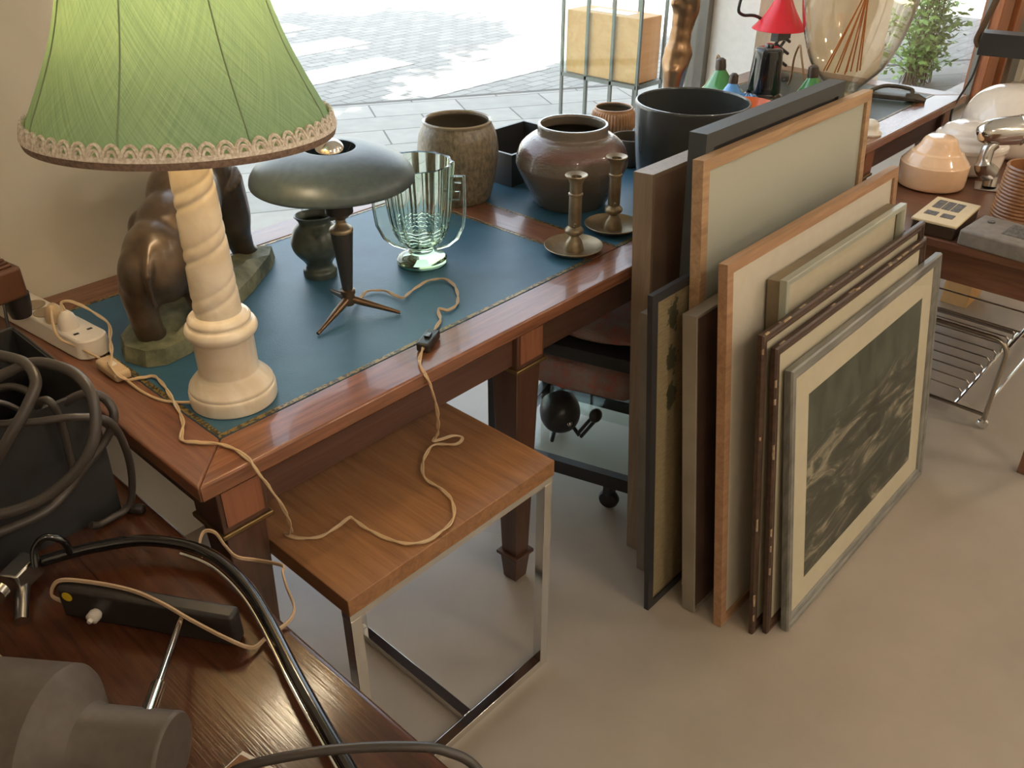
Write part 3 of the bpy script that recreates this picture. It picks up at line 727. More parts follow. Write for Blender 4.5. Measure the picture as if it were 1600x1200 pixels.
# ------------------------------------------------------------------ rhinoceros bronze
rh = thing('animal_sculpture', 'dark bronze striding rhinoceros on a green rocky base behind the alabaster lamp', 'sculpture', (.33, .52, Tz))
rock = [(.119, .470), (.104, .425), (.120, .378), (.150, .360), (.200, .367), (.264, .401), (.362, .466), (.430, .510), (.527, .585), (.560, .625), (.530, .660), (.45, .640), (.38, .625), (.30, .600), (.20, .545)]
ctr = Vector((.33, .51, 0))
def inset(P, s): return [(ctr.x+(x-ctr.x)*s, ctr.y+(y-ctr.y)*s) for x, y in P]
rk = MB().prism(rock, Tz, Tz+.030, inset(rock, .97))
tp = inset(rock, .97)
vs = [(x, y, Tz+.030) for x, y in tp]; m_ = inset(rock, .6)
vs += [(x, y, Tz+.034+.020*math.sin(i*2.1)**2) for i, (x, y) in enumerate(m_)]+[(ctr.x, ctr.y, Tz+.045)]
n = len(rock)
rk.add(vs, [(i, (i+1) % n, n+(i+1) % n, n+i) for i in range(n)]+[(n+i, n+(i+1) % n, 2*n) for i in range(n)])
build('rock_base', rk, 'rock', rh, angle=25)
A = Vector((.188, .395, 0)); B = Vector((.478, .668, 0)); fw = (B-A).normalized(); sd = Vector((-fw.y, fw.x, 0))   # sd points to the window side
RF = Matrix(((fw.x, sd.x, 0), (fw.y, sd.y, 0), (0, 0, 1)))
def rp(f, s, z): return A+fw*f*1.06+sd*s+Vector((0, 0, Tz+z))
bd = MB()
def blob(f, s, z, rf, rs, rz, R=RF): bd.ell(rp(f, s, z), (rf, rs, rz), R)
blob(.030, .008, .165, .070, .062, .078)         # rump
blob(-.004, .030, .150, .046, .038, .062)
blob(.07, -.030, .145, .046, .034, .060)
blob(.095, .0, .190, .090, .064, .080)
blob(.180, .0, .225, .095, .066, .080)
blob(.270, .0, .245, .085, .064, .092)         # shoulder
blob(.270, .0, .305, .060, .042, .045)         # hump
blob(.080, .045, .205, .035, .026, .036)       # far hip
blob(.360, .01, .215, .062, .046, .058)        # neck
blob(.43, .02, .170, .062, .036, .042)         # head
def limb(pts, rr): bd.tube(spline(pts, 6), [rr[0]+(rr[-1]-rr[0])*i/(6*(len(pts)-1)) for i in range(6*(len(pts)-1)+1)], 14)
def limb2(pts, rr):
    P = spline(pts, 6); k = len(P)
    R_ = [rr[min(int(i/6), len(rr)-2)]*(1-(i/6-min(int(i/6), len(rr)-2)))+rr[min(int(i/6), len(rr)-2)+1]*(i/6-min(int(i/6), len(rr)-2)) for i in range(k)]
    bd.tube(P, R_, 14)
limb2([rp(.015, .024, .165), rp(-.005, .034, .130), rp(-.012, .038, .09), rp(-.004, .038, .035)], [.034, .040, .028, .025])   # window side hind
limb2([rp(.055, -.030, .19), rp(.085, -.040, .130), rp(.060, -.042, .085), rp(.085, -.040, .04)], [.052, .046, .030, .025])  # near hind
limb2([rp(.275, -.032, .23), rp(.310, -.036, .140), rp(.330, -.036, .09), rp(.355, -.036, .035)], [.052, .042, .030, .024])  # near front
limb2([rp(.280, .034, .23), rp(.270, .040, .130), rp(.255, .040, .09), rp(.275, .040, .04)], [.052, .040, .030, .024])
for f, s in ((.0, .038), (.095, -.042), (.362, -.038), (.283, .042)): bd.ell(rp(f, s, .036), (.030, .027, .015), RF)
bd.tube([rp(.49, .02, .165), rp(.515, .02, .19), rp(.522, .02, .225)], [.018, .011, .002], 10)
bd.tube([rp(.455, .02, .19), rp(.468, .02, .225)], [.012, .002], 10)
for s in (-.01, .045): bd.ell(rp(.40, s, .228), (.012, .009, .024), RF)
bd.tube(spline([rp(-.010, 0, .215), rp(-.046, 0, .17), rp(-.044, 0, .11)], 5), [.010]*6+[.006]*5, 8)
remesh(build('animal_body', bd, 'bronze', rh), .0045, 5)

# ------------------------------------------------------------------ small jug
JX, JY = .575, .475
jg = thing('jug', 'small dark green stoneware jug behind the mushroom lamp', 'jug', (JX, JY, Tz))
jp = smoothprof([(.036, 0), (.036, .012), (.028, .022), (.032, .034), (.050, .058), (.054, .080), (.046, .104), (.034, .118), (.033, .124), (.038, .134)], 5)
def lip(a, z): return 1+.10*max(0, (z-.118)/.016)*math.cos(2*(a+.6))
build('body', MB().lathe(shell(jp, .004), (JX, JY, Tz), 48, rf=lip), 'jug', jg)
dj = Vector((.677, -.736, 0))
build('handle', MB().tube(spline([Vector((JX, JY, Tz+.126))+dj*.033, Vector((JX, JY, Tz+.128))+dj*.055, Vector((JX, JY, Tz+.10))+dj*.066, Vector((JX, JY, Tz+.07))+dj*.053], 6), .005, 8), 'jug', jg)

# ------------------------------------------------------------------ green glass vase
VX, VY = .7616, .353
vz = thing('glass_vase', 'green pressed glass vase with fluted body and two flat handles', 'vase', (VX, VY, Tz))
def flute(a, z): return 1+(.060*(1-abs(math.cos(6*a)))-.02)*min(1, max(0, (z-.05)/.03)) if z > .05 else 1
foot = [(0, .0), (.050, 0), (.0555, .004), (.0555, .016), (.050, .022), (.040, .026), (.029, .030), (.026, .036)]
up = smoothprof([(.030, .044), (.046, .056), (.058, .080), (.066, .120), (.071, .17), (.076, .230)], 7)
ins = [(r-.0055, z) for r, z in reversed(up[4:])]+[(.030, .066), (0, .060)]
vn = 120; vm = MB(); vp_ = [(r, z, True) for r, z in foot+up]+[(.0735, .2315, True)]+[(r-.001, z, False) for r, z in ins]
rows = []; vv = []; ff = []
for r, z, fl in vp_:
    if r < 1e-6: rows.append([len(vv)]*vn); vv.append((VX, VY, Tz+z)); continue
    row = []
    for k in range(vn):
        a = 2*PI*k/vn; q = r*(flute(a, z) if fl else 1)
        row.append(len(vv)); vv.append((VX+q*math.cos(a), VY+q*math.sin(a), Tz+z))
    rows.append(row)
for a_r, b_r in zip(rows, rows[1:]):
    for k in range(vn):
        k2 = (k+1) % vn
        q = [a_r[k], a_r[k2], b_r[k2], b_r[k]]
        ff.append(tuple(dict.fromkeys(q)))
vv.append((VX, VY, Tz)); ff += [(rows[1][k], rows[1][(k+1) % vn], len(vv)-1) for k in range(vn)]
ff = [f for f in ff if not (len(vv) and any(vv[i] == (VX, VY, Tz+0) and i == rows[0][0] for i in f))]
build('body', vm.add(vv, ff), 'green_glass', vz, angle=35)
# weave relief on lower bowl
wv = MB()
for k in range(5):
    z = .062+k*.0085; r = .049+.0125*(k/4)**.7
    wv.tube([(VX+(r+.0008*math.sin(20*t))*math.cos(t), VY+(r+.0008*math.sin(20*t))*math.sin(t), Tz+z+.0016*math.sin(10*t+k)) for t in [2*PI*i/90 for i in range(90)]], .0022, 6, True)
build('woven_relief', wv, 'green_glass', vz)
for sgn in (-1, 1):
    hv = Vector((.677, -.736, 0))*sgn; tv = Vector((.736, .677, 0))
    out = [(.066, .200), (.098, .200), (.098, .130), (.094, .090), (.080, .060), (.060, .044), (.034, .036), (.030, .044), (.046, .056), (.057, .080), (.063, .120)]
    out = [(r, z) for r, z in out]
    vs = []; 
    for t in (-.0035, .0035):
        for r, z in out: vs.append(Vector((VX, VY, Tz+z))+hv*r+tv*t)
    n = len(out)
    hb = MB().add(vs, [tuple(range(n-1, -1, -1)), tuple(range(n, 2*n))]+[(i, (i+1) % n, n+(i+1) % n, n+i) for i in range(n)])
    hd = build('handle', hb, 'green_glass', vz, angle=30)
    build('handle_rim', MB().tube([Vector((VX, VY, Tz+z))+hv*r for r, z in out[:7]], .0034, 8), 'green_glass', hd)
    key = [(.072, .150), (.088, .150), (.088, .168), (.078, .168), (.078, .188), (.092, .188)]
    build('key_relief', MB().tube([Vector((VX, VY, Tz+z))+hv*r-tv*.004 for r, z in key], .002, 6), 'green_glass', hd)

# ------------------------------------------------------------------ pots
def pot(name, label, cat, c, prof, off, mat, inner='pot_inside', n=64, rf=None, lining=True):
    t = thing(name, label, cat, c)
    o = [(0, prof[0][1])]+prof
    rim = prof[-1]
    build('body', MB().lathe(o+[(rim[0]-off*.2, rim[1]+off*.35), (rim[0]-off*.8, rim[1]+off*.35), (rim[0]-off, rim[1]-off*.3)], c, n, rf=rf), mat, t, angle=50)
    if lining:
        inn = [(rim[0]-off, rim[1]-off*.3)]+[(max(r-off, .002), z) for r, z in reversed(prof[1:-1])]+[(max(prof[0][0]-off, .002), off), (0, off)]
        build('inside', MB().lathe(inn, c, n), inner, t, angle=60)
    return t
pb = pot('pot', 'tall barrel shaped pot with speckled brown glaze', 'pot', (1.12, .60, Tz), smoothprof([(.078, 0), (.084, .01), (.096, .06), (.1035, .11), (.104, .135), (.0985, .170), (.090, .190), (.087, .196), (.0875, .200)], 5), .008, 'barrel')
build('glazed_rim', MB().lathe([(.0805, .198), (.0875, .1985), (.088, .203), (.0845, .206), (.0805, .203), (.0805, .198)], (1.12, .60, Tz), 64), 'rim_glaze', pb)
pot('pot', 'wide round bellied pot with glossy reddish brown crackle glaze', 'pot', (1.295, .365, Tz), smoothprof([(.090, 0), (.094, .006), (.118, .05), (.140, .095), (.1425, .115), (.132, .148), (.108, .170), (.094, .176), (.089, .181), (.089, .200)], 6), .009, 'squat')
rp_ = lambda a, z: 1+(.028*math.cos(44*a) if .012 < z < .088 else 0)
pot('plant_pot', 'small ribbed terracotta coloured pot near the window', 'pot', (1.83, .632, Tz), smoothprof([(.048, 0), (.058, .02), (.0685, .045), (.0690, .06), (.065, .080), (.060, .090), (.060, .096)], 5), .006, 'ribbed', n=220, rf=rp_)
pot('plant_pot', 'small plain dark brown pot beside the black planter', 'pot', (1.66, .44, Tz), smoothprof([(.046, 0), (.049, .01), (.055, .05), (.057, .078)], 4), .005, 'pot_inside')
pot('planter', 'large glossy black planter standing behind the picture frames', 'planter', (1.618, .224, Tz), smoothprof([(.120, 0), (.128, .008), (.137, .05), (.144, .11), (.148, .17), (.150, .222)], 5), .006, 'planter', 'planter')
pot('bowl', 'orange glazed bowl behind the black planter', 'bowl', (2.265, .405, Tz), smoothprof([(.05, 0), (.055, .008), (.078, .035), (.092, .066)], 5), .006, 'orange', 'orange')
# open tray box
bx = thing('tray', 'shallow black open box on the table between the two big brown pots', 'box', (1.40, .64, Tz))
w = MB().bx(1.27, 1.55, .55, .76, Tz, Tz+.008)
build('box_body', w.bx(1.27, 1.278, .55, .76, Tz+.008, Tz+.088).bx(1.542, 1.55, .55, .76, Tz+.008, Tz+.088).bx(1.278, 1.542, .55, .558, Tz+.008, Tz+.088).bx(1.278, 1.542, .752, .76, Tz+.008, Tz+.088), 'black_metal', bx)

# ------------------------------------------------------------------ candlesticks
cs = thing('candlestick', 'brass candlestick with saucer base, nearer the front edge of the writing table', 'candlestick', (1.045, .150, Tz), 'pair of brass candlesticks')
c0 = (1.045, .150, Tz)
build('drip_pan', MB().lathe(smoothprof([(0, .002), (.045, .002), (.058, .008), (.0665, .014), (.068, .016)], 4)+[(.0665, .017), (.057, .0105), (.045, .005), (0, .005)], c0, 64), 'brass', cs)
build('stem', MB().lathe([(0, .004)]+smoothprof([(.024, .004), (.0225, .012), (.018, .026), (.012, .034), (.0095, .038)], 4)+smoothprof([(.010, .039), (.020, .046), (.021, .054), (.013, .062)], 4)+[(.0145, .064), (.0145, .132), (.0165, .134), (.0165, .138), (.0140, .140), (.0140, .160)]+smoothprof([(.0150, .162), (.0185, .170), (.0255, .179)], 4)+[(.0245, .181), (.012, .176), (.011, .150), (0, .150)], c0, 40), 'brass', cs)
build('ejector_knob', MB().tube([(1.045-.012, .150-.010, Tz+.066), (1.045-.018, .150-.016, Tz+.070), (1.045-.020, .150-.017, Tz+.076)], .003, 8), 'brass', cs)
c2 = copy_tree(cs); c2.location = (1.212, .165, Tz); c2['label'] = 'brass candlestick standing farther back, partly hidden by the brown picture frame'

# ------------------------------------------------------------------ bronze figure
fx, fy = 2.17, .635
fg = thing('statuette', 'golden bronze female torso statuette by the window, behind the black planter', 'statuette', (fx, fy, Tz))
sv = Vector((.677, -.736, 0)); fv = Vector((-.736, -.677, 0))
fb = MB(); RS = Matrix(((sv.x, fv.x, 0), (sv.y, fv.y, 0), (0, 0, 1)))
def fp(s, f, z): return Vector((fx, fy, Tz+z))+sv*s+fv*f
k_ = 1.0
for (s, f, z, a, c, e) in ((0, 0, .215, .046, .040, .045), (-.004, 0, .180, .047, .042, .05), (.012, -.004, .205, .040, .038, .038), (.004, 0, .262, .037, .032, .05), (.006, 0, .310, .036, .030, .05), (.008, 0, .350, .040, .034, .042), (.012, 0, .385, .040, .040, .028), (.014, 0, .405, .030, .034, .018)):
    fb.ell(fp(s, f, z), (a, c, e), RS)
fb.ell(fp(-.026, .014, .362), (.017, .016, .016), RS); fb.ell(fp(-.022, -.018, .362), (.017, .016, .016), RS)
fb.tube([fp(-.012, .016, .17), fp(-.012, .014, .09), fp(-.008, .01, .02)], [.036, .028, .022], 14)
fb.tube([fp(.008, -.012, .17), fp(.002, -.01, .09), fp(.002, -.01, .02)], [.036, .028, .022], 14)
fb.tube([fp(.012, 0, .40), fp(.008, .0, .445)], [.018, .016], 12)
fb.ell(fp(.004, .0, .475), (.027, .025, .034), RS)
fb.tube(spline([fp(.038, .024, .395), fp(.044, .02, .35), fp(.040, .0, .30), fp(.034, -.02, .27)], 5), [.013]*8+[.010]*8, 10)
remesh(build('figure_body', fb, 'bronze_gold', fg), .0045, 30)
hb = MB().ell(fp(.012, -.0, .488), (.030, .029, .030), RS).tube(spline([fp(.034, .0, .49), fp(.040, .0, .45), fp(.040, .0, .40), fp(.042, 0, .36)], 5), .010, 8)
build('hair', hb, 'bronze_gold', fg)
build('plinth', MB().lathe([(0, 0), (.06, 0), (.06, .012), (.05, .022), (0, .022)], (fx, fy, Tz), 32), 'black_gloss', fg)

# ------------------------------------------------------------------ things on the far end of the writing table
bl = thing('vase', 'black glazed bell shaped vase standing mouth down before the red lamp', 'vase', (2.64, .55, Tz))
c = (2.64, .55, Tz)
build('body', MB().lathe([(0, 0)]+smoothprof([(.072, 0), (.071, .006), (.062, .016), (.061, .030), (.055, .10), (.050, .155), (.046, .168), (.030, .174), (.016, .175)], 4)+[(.016, .181), (.013, .185), (0, .185)], c, 48), 'black_gloss', bl)
rl = thing('desk_lamp', 'lamp with red conical shade on a black scissor arm by the pier', 'desk lamp', (2.93, .66, Tz))
rc = Vector((2.915, .66, .948))
sr = build('shade', MB().lathe(smoothprof([(.104, 0), (.102, .004), (.078, .030), (.048, .075), (.026, .125), (.022, .16)], 5)+[(.020, .16)]+[(r-.002, z-.001) for r, z in reversed(smoothprof([(.104, 0), (.102, .004), (.078, .030), (.048, .075), (.026, .125), (.022, .16)], 5))], rc, 56), 'red_shade', rl)
build('lamp_holder', MB().lathe([(0, .15), (.021, .15), (.021, .20), (.01, .21), (0, .21)], rc, 20), 'black_metal', rl)
sc = MB()
for k in range(3):
    z0 = .80+k*.045
    sc.tube([(2.90, .66, z0), (3.00, .67, z0+.05)], .006, 6).tube([(3.00, .65, z0), (2.90, .66, z0+.05)], .006, 6)
sc.tube([(2.95, .66, .80), (2.95, .66, .762)], .009, 8)
sc.bx(2.885, 2.99, .645, .675, .905, .935)
build('scissor_arm', sc, 'black_metal', rl)
build('base', MB().lathe([(0, 0), (.06, 0), (.055, .014), (.02, .022), (0, .022)], (2.95, .66, Tz), 28), 'black_metal', rl)
build('arm', MB().tube(spline([(2.95, .67, .93), (2.86, .73, .99), (2.80, .76, 1.0), (2.77, .765, 1.03), (2.80, .75, 1.12), (2.88, .70, 1.14), (2.915, .66, 1.12)], 6), .006, 8), 'black_metal', rl)
# glass pendant shades
def pendant(nm, lab, x, y, rz, g1, g2, cordpts, k=1.0):
    t = thing(nm, lab, 'lampshade', (x, y, Tz))
    R = Matrix.Rotation(rz, 3, 'Z') @ Matrix.Rotation(math.radians(8), 3, 'Y')
    pr = smoothprof([(.020*k, .075*k), (.030*k, .060*k), (.055*k, .025*k), (.085*k, 0)], 5)
    cen = Vector((x, y, Tz+.014))
    s_ = build('glass_shade', MB().lathe(pr+[(r-.003, z-.002) for r, z in reversed(pr)]+[pr[0]], cen, 40, R), g1, t)
    build('socket', MB().lathe([(0, .07*k), (.018*k, .07*k), (.020*k, .085*k), (.018*k, .11*k), (.008*k, .118*k), (0, .118*k)], cen, 20, R), 'bakelite', t)
    if cordpts: build('cord', MB().tube(spline(cordpts, 6), .004, 8), 'fabric_cord', t)
    return t, cen, R
t, cen, R = pendant('pendant_shade', 'green glass cone shade with black socket left of the black bell vase', 2.545, .675, math.radians(65), 'teal_glass', 'blue_glass', [(2.56, .69, .87), (2.58, .72, .89), (2.62, .74, .84), (2.68, .73, .775)])
pendant('pendant_shade', 'small light blue glass cone shade in front of the green one', 2.43, .562, .4, 'blue_glass', 'blue_glass', None, .84)
t, cen, R = pendant('pendant_shade', 'green glass cone shade with brown socket and twisted cord under the big glass vase', 2.66, .37, math.radians(60), 'teal_glass', 'teal_glass', [(2.69, .42, .83), (2.72, .46, .90), (2.755, .49, .93), (2.79, .52, .88), (2.83, .54, .80), (2.86, .56, .765)])
bw = MB(); bc = Vector((2.42, .49, Tz))
for k in range(26):
    a = random.random()*2*PI; h = random.uniform(.03, .06)
    bw.tube(spline([bc+Vector((0, 0, .004)), bc+Vector((.014*math.cos(a), .014*math.sin(a), h)), bc+Vector((.034*math.cos(a), .034*math.sin(a), h*.9))], 4), .0022, 5)
tag(build('ribbon_bow', bw, 'blue_glass'), 'light blue ribbon bow at the rim of the orange bowl', 'ribbon')
# big glass vase with reeds
gv = thing('glass_vase', 'huge clear blown glass vase holding thin copper coloured reeds', 'vase', (2.863, .345, Tz))
gp = smoothprof([(.030, .0), (.050, .006), (.060, .03), (.090, .062), (.132, .112), (.165, .19), (.188, .28), (.202, .38), (.205, .46), (.19, .56), (.15, .64)], 6)
build('body', MB().lathe([(0, 0)]+gp+[(r-.004, z) for r, z in reversed(gp)]+[(0, .006)], (2.863, .345, Tz), 72), 'clear_glass', gv)
rd = thing('reed_bundle', 'copper coloured thin reeds fanned out inside the huge glass vase', 'reeds', (2.863, .345, Tz+.07))
rv = Vector((.677, -.736, 0)); gc = Vector((2.863, .345, Tz))
for k in range(9):
    s = -.085+k*.018; tv = Vector((.736, .677, 0))*random.uniform(-.03, .03)
    build('reed', MB().tube([gc+rv*s+tv+Vector((0, 0, .078+.10*abs(s+.01)*(1.0 if s < 0 else .6))), gc+rv*(.02+.01*k/9)+tv*.4+Vector((0, 0, .36)), gc+rv*(.035+.012*k/9)+Vector((0, 0, .60))], .0026, 6), 'reed', rd)
# iron tool
hk = thing('hand_tool', 'dark iron hand tool with curved bar at the far end of the writing table', 'tool', (2.92, .2, Tz))
ta, tb = Vector((2.886, .262, Tz)), Vector((2.945, .088, Tz)); tdv = (tb-ta).normalized(); ang = math.atan2(tdv.y, tdv.x); TR = Matrix.Rotation(ang, 3, 'Z')
build('flat_bar', MB().obox((ta+tb)/2+Vector((0, 0, .012)), ((tb-ta).length*.85, .045, .016), TR), 'iron', hk, bevel=.003)
build('pointed_end', MB().tube([tb-tdv*.05+Vector((0, 0, .014)), tb-tdv*.01+Vector((0, 0, .013)), tb+tdv*.02+Vector((0, 0, .008))], [.014, .017, .008], 8), 'iron', hk)
up_ = lambda z: Vector((0, 0, z)); sdv = Vector((-tdv.y, tdv.x, 0))
build('curved_bar', MB().tube(spline([ta+sdv*.01+up_(.015), ta+tdv*.06+sdv*.035+up_(.04), ta+tdv*.15+sdv*.03+up_(.035), tb-tdv*.04+up_(.014)], 8), .007, 8), 'iron', hk)
kn = MB().lathe([(0, 0)]+smoothprof([(.040, 0), (.042, .006), (.034, .012), (.030, .02), (.027, .036), (.014, .045), (0, .047)], 4), (2.43, .055, Tz), 32)
tag(build('porcelain_knob', kn, 'stone_white'), 'small white porcelain dome right behind the pale oak frame', 'knob')

# ------------------------------------------------------------------ framed pictures leaning on the table
def frame(label, X, Yb, w, h, d, bar, lean, mat, inner, cat='picture frame', prof=None, glass=True, name='picture_frame', mat_w=None, art=None, artmat=None, chips=False, face_in=.004, lip=None):
    th = math.radians(lean); s_, c_ = math.sin(th), math.cos(th)
    z0 = d*s_
    def T(u, n, v): return Vector((X+u, Yb+v*s_+n*c_, z0+v*c_-n*s_))
    t = thing(name, label, cat, (X+w/2, Yb, 0), 'pictures leaning against the writing table')
    prof = prof or [(0, d), (0, 0), (bar, 0), (bar, face_in+.004)]+[(bar, d)]
    def ring(pr, x0, x1, v0, v1):
        m = MB(); vs = []; fs = []; n = len(pr)
        for (q, n_) in pr:
            for (u, v) in ((x0+q, v0+q), (x1-q, v0+q), (x1-q, v1-q), (x0+q, v1-q)): vs.append(T(u, n_, v))
        for i in range(n):
            j = (i+1) % n
            for k in range(4): fs.append((i*4+k, i*4+(k+1) % 4, j*4+(k+1) % 4, j*4+k))
        return m.add(vs, fs)
    fr = build('frame', ring(prof, 0, w, 0, h), mat, t, angle=25)
    if lip: build('front_lip', ring(lip[1], 0, w, 0, h), lip[0], t, angle=25)
    def slab(q0, n0, n1, q1=None):
        a = [(q0, q0), (w-q0, q0), (w-q0, h-q0), (q0, h-q0)]
        return MB().add([T(u, n0, v) for u, v in a]+[T(u, n1, v) for u, v in a], [(0, 1, 2, 3), (7, 6, 5, 4), (0, 1, 5, 4), (1, 2, 6, 5), (2, 3, 7, 6), (3, 0, 4, 7)])
    fi = max(face_in, .003)
    e = bar+.0006
    if d > .008: build('backing_board', slab(e, max(d-.004, fi+.0035), d-.001), 'back_board', t, smooth=False)
    if mat_w and art:
        build('mat_board', ring([(e, fi+.003), (e, fi+.0015), (e+mat_w, fi+.0015), (e+mat_w, fi+.003)], 0, w, 0, h), inner, t, smooth=False)
        a = [(e+mat_w-.002, e+mat_w-.002), (w-e-mat_w+.002, h-e-mat_w+.002)]
        build('picture', MB().add([T(a[0][0], fi+.0026, a[0][1]), T(a[1][0], fi+.0026, a[0][1]), T(a[1][0], fi+.0026, a[1][1]), T(a[0][0], fi+.0026, a[1][1])], [(0, 1, 2, 3)]), art, t, smooth=False)
    else:
        build('print' if glass else 'panel', slab(e, fi+.0018, fi+.003), inner, t, smooth=False)
    if glass: build('glazing', slab(e, fi, fi+.001), 'picture_glass', t, smooth=False)
    if chips:
        ch = MB()
        for k in range(26):
            v = random.random()
            if random.random() < .55: u_, v_ = random.uniform(0, .0015), v*h; L = (.0035, random.uniform(.006, .03))
            else: u_, v_ = v*w, h-random.uniform(0, .0015); L = (random.uniform(.008, .03), .0035)
            n_ = random.choice((0, .004))-.0003
            ch.add([T(u_-L[0]/2*0, n_, v_-L[1]/2), T(u_+L[0], n_, v_-L[1]/2), T(u_+L[0], n_, v_+L[1]/2*.6), T(u_, n_, v_+L[1]/2*.4),
                    T(u_, n_+.004, v_-L[1]/2), T(u_+L[0], n_+.004, v_-L[1]/2), T(u_+L[0], n_+.004, v_+L[1]/2*.6), T(u_, n_+.004, v_+L[1]/2*.4)],
                   [(0, 1, 2, 3), (7, 6, 5, 4), (0, 1, 5, 4), (1, 2, 6, 5), (2, 3, 7, 6), (3, 0, 4, 7)])
        build('chipped_edges', ch, 'wear', fr, smooth=False)['kind'] = 'stuff'
    return t
# F3 brown box frame at the back left
frame('tall brown box frame with plain brown panel, rearmost at the left of the stack', 1.04, -.118, .60, .985, .048, .009, 3.9, 'brown_canvas', 'brown_panel', glass=False, face_in=.003)
frame('slim grey brown frame squeezed behind the black botanical frame', .99, -.160, .5, .705, .022, .008, 4.6, 'grey_frame', 'brown_panel', glass=False)
frame('tallest frame of the stack, thick and painted black', 1.062, -.200, .61, 1.082, .040, .03, 2.6, 'black_thick', 'black_frame', glass=False, face_in=.006)
frame('narrow black frame with botanical prints showing at the left', .889, -.244, .42, .81, .012, .020, 5.0, 'black_frame', 'botanic', mat_w=.004, art='botanic', face_in=.003)
frame('tall pale oak frame with grey print and painted room reflection under glass', 1.016, -.279, .765, 1.05, .024, .024, 5.6, 'oak', 'painted_reflection', face_in=.006)
frame('taupe box frame with dark brown panel left of the reddish oak frame', .954, -.329, .62, .762, .032, .006, 6.9, 'taupe', 'dark_panel', glass=False, face_in=.003)
frame('large reddish oak frame with wide white mat', .959, -.400, .805, .890, .020, .022, 7.3, 'oak_red', 'mat_white', face_in=.004)
# F8: deep dull bronze box with silver front lip
f8 = frame('deep dull bronze frame with a silver front lip behind the worn brown frames', 1.110, -.442, .605, .818, .046, .014, 7.0, 'bronze_frame', 'mat_cream', prof=[(.005, .046), (.005, .0165), (.014, .0165), (.014, .046)], face_in=.017, lip=('silver', [(0, .016), (0, .001), (.002, 0), (.011, 0), (.014, .006), (.014, .016)]))
pr9 = [(0, .012), (0, .003), (.004, 0), (.010, 0), (.012, .004), (.017, .002), (.021, .003), (.024, .007), (.024, .012)]
frame('worn dark brown moulded frame with chipped edges, the rear of the two', .990, -.467, .822, .756, .012, .024, 7.6, 'brown_ornate', 'mat_cream', prof=pr9, chips=True, face_in=.006)
frame('worn dark brown moulded frame with cream mat right behind the sea picture', 1.014, -.491, .775, .726, .013, .024, 8.2, 'brown_ornate', 'mat_cream', prof=[(q, n*1.08) for q, n in pr9], chips=True, face_in=.006)
pr10 = [(0, .018), (0, .004), (.003, 0), (.010, .001), (.014, .005), (.022, .003), (.027, .005), (.030, .009), (.030, .018)]
frame('grey silver frame with dark stormy sea picture at the front of the stack', 1.052, -.522, .812, .668, .018, .030, 9.4, 'grey_silver', 'mat_cream', prof=pr10, mat_w=.062, art='sea', face_in=.008)

# ------------------------------------------------------------------ trolley under the table
ty = thing('trolley', 'black trolley on castors with glass shelf under the writing table', 'trolley', (1.25, .28, 0))
tv0 = Vector((1.075, .190, 0)); a_ = Vector((.062, -.212, 0)).normalized(); b_ = Vector((.212*1, .062, 0)).normalized()
TRm = Matrix(((a_.x, b_.x, 0), (a_.y, b_.y, 0), (0, 0, 1)))
def tp_(a, bb, z): return tv0+a_*a+b_*bb+Vector((0, 0, z))
def tbox(a0, a1, b0, b1, z0, z1): return MB().obox(tp_((a0+a1)/2, (b0+b1)/2, (z0+z1)/2), (a1-a0, b1-b0, z1-z0), TRm)
build('bottom_frame', tbox(-.22, .232, 0, .025, .080, .120).add(*(lambda m: (m.v, m.f))(tbox(-.22, .232, .36, .385, .080, .120))).add(*(lambda m: (m.v, m.f))(tbox(-.22, -.195, .025, .36, .080, .120))).add(*(lambda m: (m.v, m.f))(tbox(.207, .232, .025, .36, .080, .120))), 'black_metal', ty)
build('bottom_shelf', tbox(-.195, .207, .025, .36, .110, .118), 'shelf_glass', ty, smooth=False)
build('glass_shelf', tbox(-.22, .232, .0, .385, .292, .300), 'shelf_glass', ty, smooth=False)
build('top_frame', tbox(-.22, .232, -.01, .395, .452, .488), 'black_metal', ty, bevel=.002)
for (a0, b0) in ((-.22, 0), (.207, 0), (-.22, .36), (.207, .36)):
    build('post', tbox(a0, a0+.022, b0, b0+.022, .12, .452), 'black_metal', ty)
for (a0, b0) in ((-.15, .06), (.14, .02), (-.15, .33), (.18, .33)):
    c = tp_(a0, b0, 0)
    cs_ = build('castor', MB().lathe([(0, -.012), (.024, -.012), (.028, -.006), (.028, .006), (.024, .012), (0, .012)], c+Vector((0, 0, .029)), 24, rotm((0, 0, 1), b_)), 'black_plastic', ty)
    build('castor_fork', MB().obox(c+Vector((0, 0, .062)), (.03, .022, .036)), 'black_metal', cs_)
def softroll(nm, lab, a0, a1, b0, b1, z0, z1, mat, top=None):
    m = MB(); N = 14; cA_ = tp_((a0+a1)/2, (b0+b1)/2, (z0+z1)/2)
    vs = []; fs = []; K = 20
    for i in range(N+1):
        t = i/N; e = (1-abs(2*t-1)**6)**.5*.97+.03
        for k in range(K):
            an = 2*PI*k/K; sup = 2.6
            cx = math.copysign(abs(math.cos(an))**(2/sup), math.cos(an)); cy = math.copysign(abs(math.sin(an))**(2/sup), math.sin(an))
            jitter = 1+.03*math.sin(7*an+i)
            vs.append(tp_(a0+(a1-a0)*t, (b0+b1)/2+cx*(b1-b0)/2*e*jitter, (z0+z1)/2+cy*(z1-z0)/2*e))
    for i in range(N):
        for k in range(K): fs.append((i*K+k, i*K+(k+1) % K, (i+1)*K+(k+1) % K, (i+1)*K+k))
    fs.append(tuple(range(K-1, -1, -1))); fs.append(tuple(N*K+k for k in range(K)))
    return build(nm, m.add(vs, fs), mat, None, angle=80)
